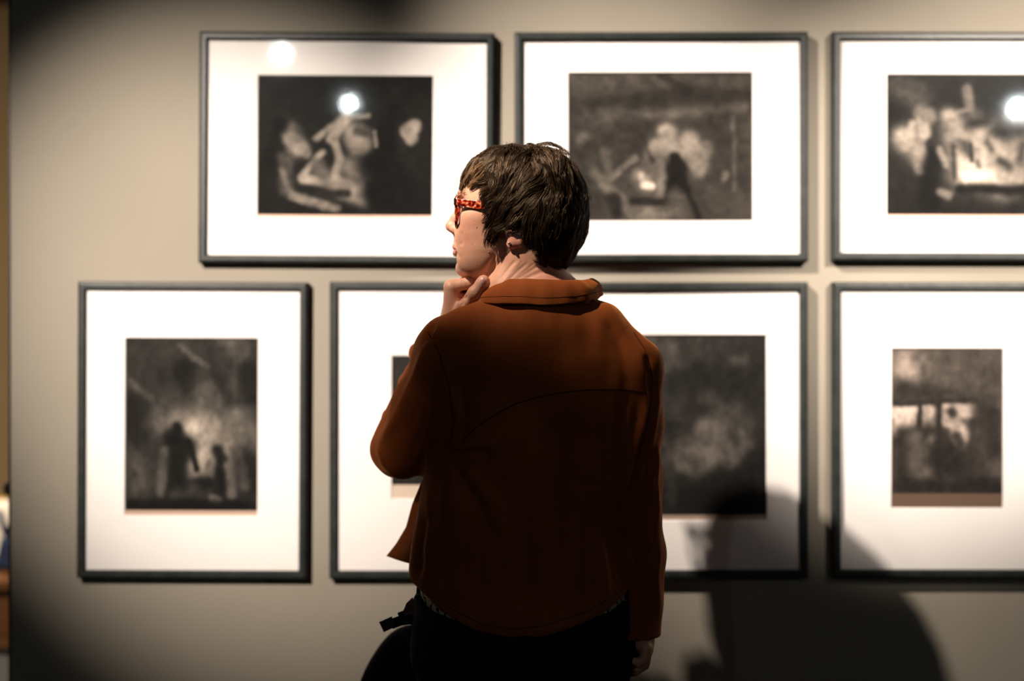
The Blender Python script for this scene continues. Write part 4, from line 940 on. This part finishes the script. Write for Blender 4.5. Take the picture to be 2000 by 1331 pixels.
# ------------------------------------------------------------------ far room beyond the end of the wall
M['brown_wood'] = noise_tint(mat('brown_wood', (.2, .08, .03), .5, .3), (.16, .065, .025), (.26, .11, .045), 6, stretch=(1, 1, 8))
BY = 4.2
def far(px, py, y=BY): return at(px, py, y)
bt = far(0, 1112); ba = far(0, 1240)
M['grey_base'] = mat('pale_grey_laminate', (.34, .33, .33), .6, .3)
bench = empty('side_table', (far(-60, 0).x, BY, 0), 'low brown wooden table with a grey base beyond the left end of the wall', 'table')
bx0, bx1 = far(-330, 0).x, far(70, 0).x
mk('table_top', *bevelled_box(bx0, bx1, BY-.2, BY+.25, bt.z-.03, bt.z, .004), M['brown_wood'], bench)
mk('apron', *bevelled_box(bx0+.004, bx1-.004, BY-.195, BY+.245, ba.z, bt.z-.03, .003), M['brown_wood'], bench)
mk('base', *bevelled_box(bx0+.01, bx1-.01, BY-.19, BY+.24, 0, ba.z, .003), M['grey_base'], bench)
M['white_paper'] = mat('white_canvas', (.75, .68, .62), .8, .2); M['navy'] = mat('navy_cloth', (.02, .035, .09), .8, .2); M['yellow'] = mat('ochre_cloth', (.6, .34, .06), .8, .2); M['redc'] = mat('red_print', (.3, .03, .03), .8, .2)
def bag_shape(px0, px1, pyt, pyb, y, d, slump):
    bm = bmesh.new(); bmesh.ops.create_cube(bm, size=1); bmesh.ops.subdivide_edges(bm, edges=bm.edges[:], cuts=5, use_grid_fill=True)
    a = at(px0, pyt, y); b = at(px1, pyb, y)
    for v in bm.verts:
        t = v.co.z+.5; k = 1-.45*t**2; v.co = Vector(((a.x+b.x)/2+v.co.x*(b.x-a.x)*k+slump*t*t, y+v.co.y*d*(1-.7*t), b.z+.001+t*(a.z-b.z)+.012*math.sin(v.co.x*9+v.co.y*5)*t))
    V_ = [v.co.copy() for v in bm.verts]; F_ = [[v.index for v in f.verts] for f in bm.faces]; bm.free(); return V_, F_
wb = empty('tote_bag', at(5, 1112, BY), 'white cloth bag with a dark band slumped on the low brown table', 'bag')
mk('body', *bag_shape(-45, 44, 985, 1112, BY, .16, .006), M['white_paper'], wb, smooth=True)
mk('handle', *tube([at(-2, 1000, BY-.06), at(3, 1016, BY-.085), at(10, 1042, BY-.10), at(24, 1068, BY-.105)], .0085, 8), M['navy'], wb, smooth=True)
nb_ = empty('pouch', at(18, 1112, BY-.13), 'navy pouch with a red mark lying against the white cloth bag', 'pouch')
mk('body', *bag_shape(-6, 34, 1058, 1114, BY-.13, .04, 0), M['navy'], nb_, smooth=True)
mk('emblem', *box(at(18, 0, BY-.15).x, at(26, 0, BY-.15).x, BY-.152, BY-.146, at(0, 1088, BY-.15).z, at(0, 1072, BY-.15).z), M['redc'], nb_)
yb_ = mk('folded_cloth', *bevelled_box(at(-60, 0, BY+.13).x, at(15, 0, BY+.13).x, BY+.10, BY+.16, bt.z+.001, at(0, 976, BY+.1).z, .012), M['yellow'], origin=(at(5, 0, BY+.1).x, BY+.13, bt.z))
tag(yb_, 'ochre folded cloth propped behind the white cloth bag', 'cloth')
CY = 3.42
cd = empty('hanging_cord', (at(17, 0, CY).x, CY, 3.2), 'black cord with a dark weight hanging beside the left wall edge', 'cord')
mk('cord', *tube([(at(21, 0, CY).x, CY, 3.2), (at(21, 0, CY).x, CY, at(0, 950, CY).z)], .003, 8), M['black_metal'], cd)
mk('weight', *sphere((at(14.5, 0, CY).x, CY, at(0, 955, CY).z), .0095, 16, 10, (1, 1, 1.8)), M['black_metal'], cd, smooth=True)
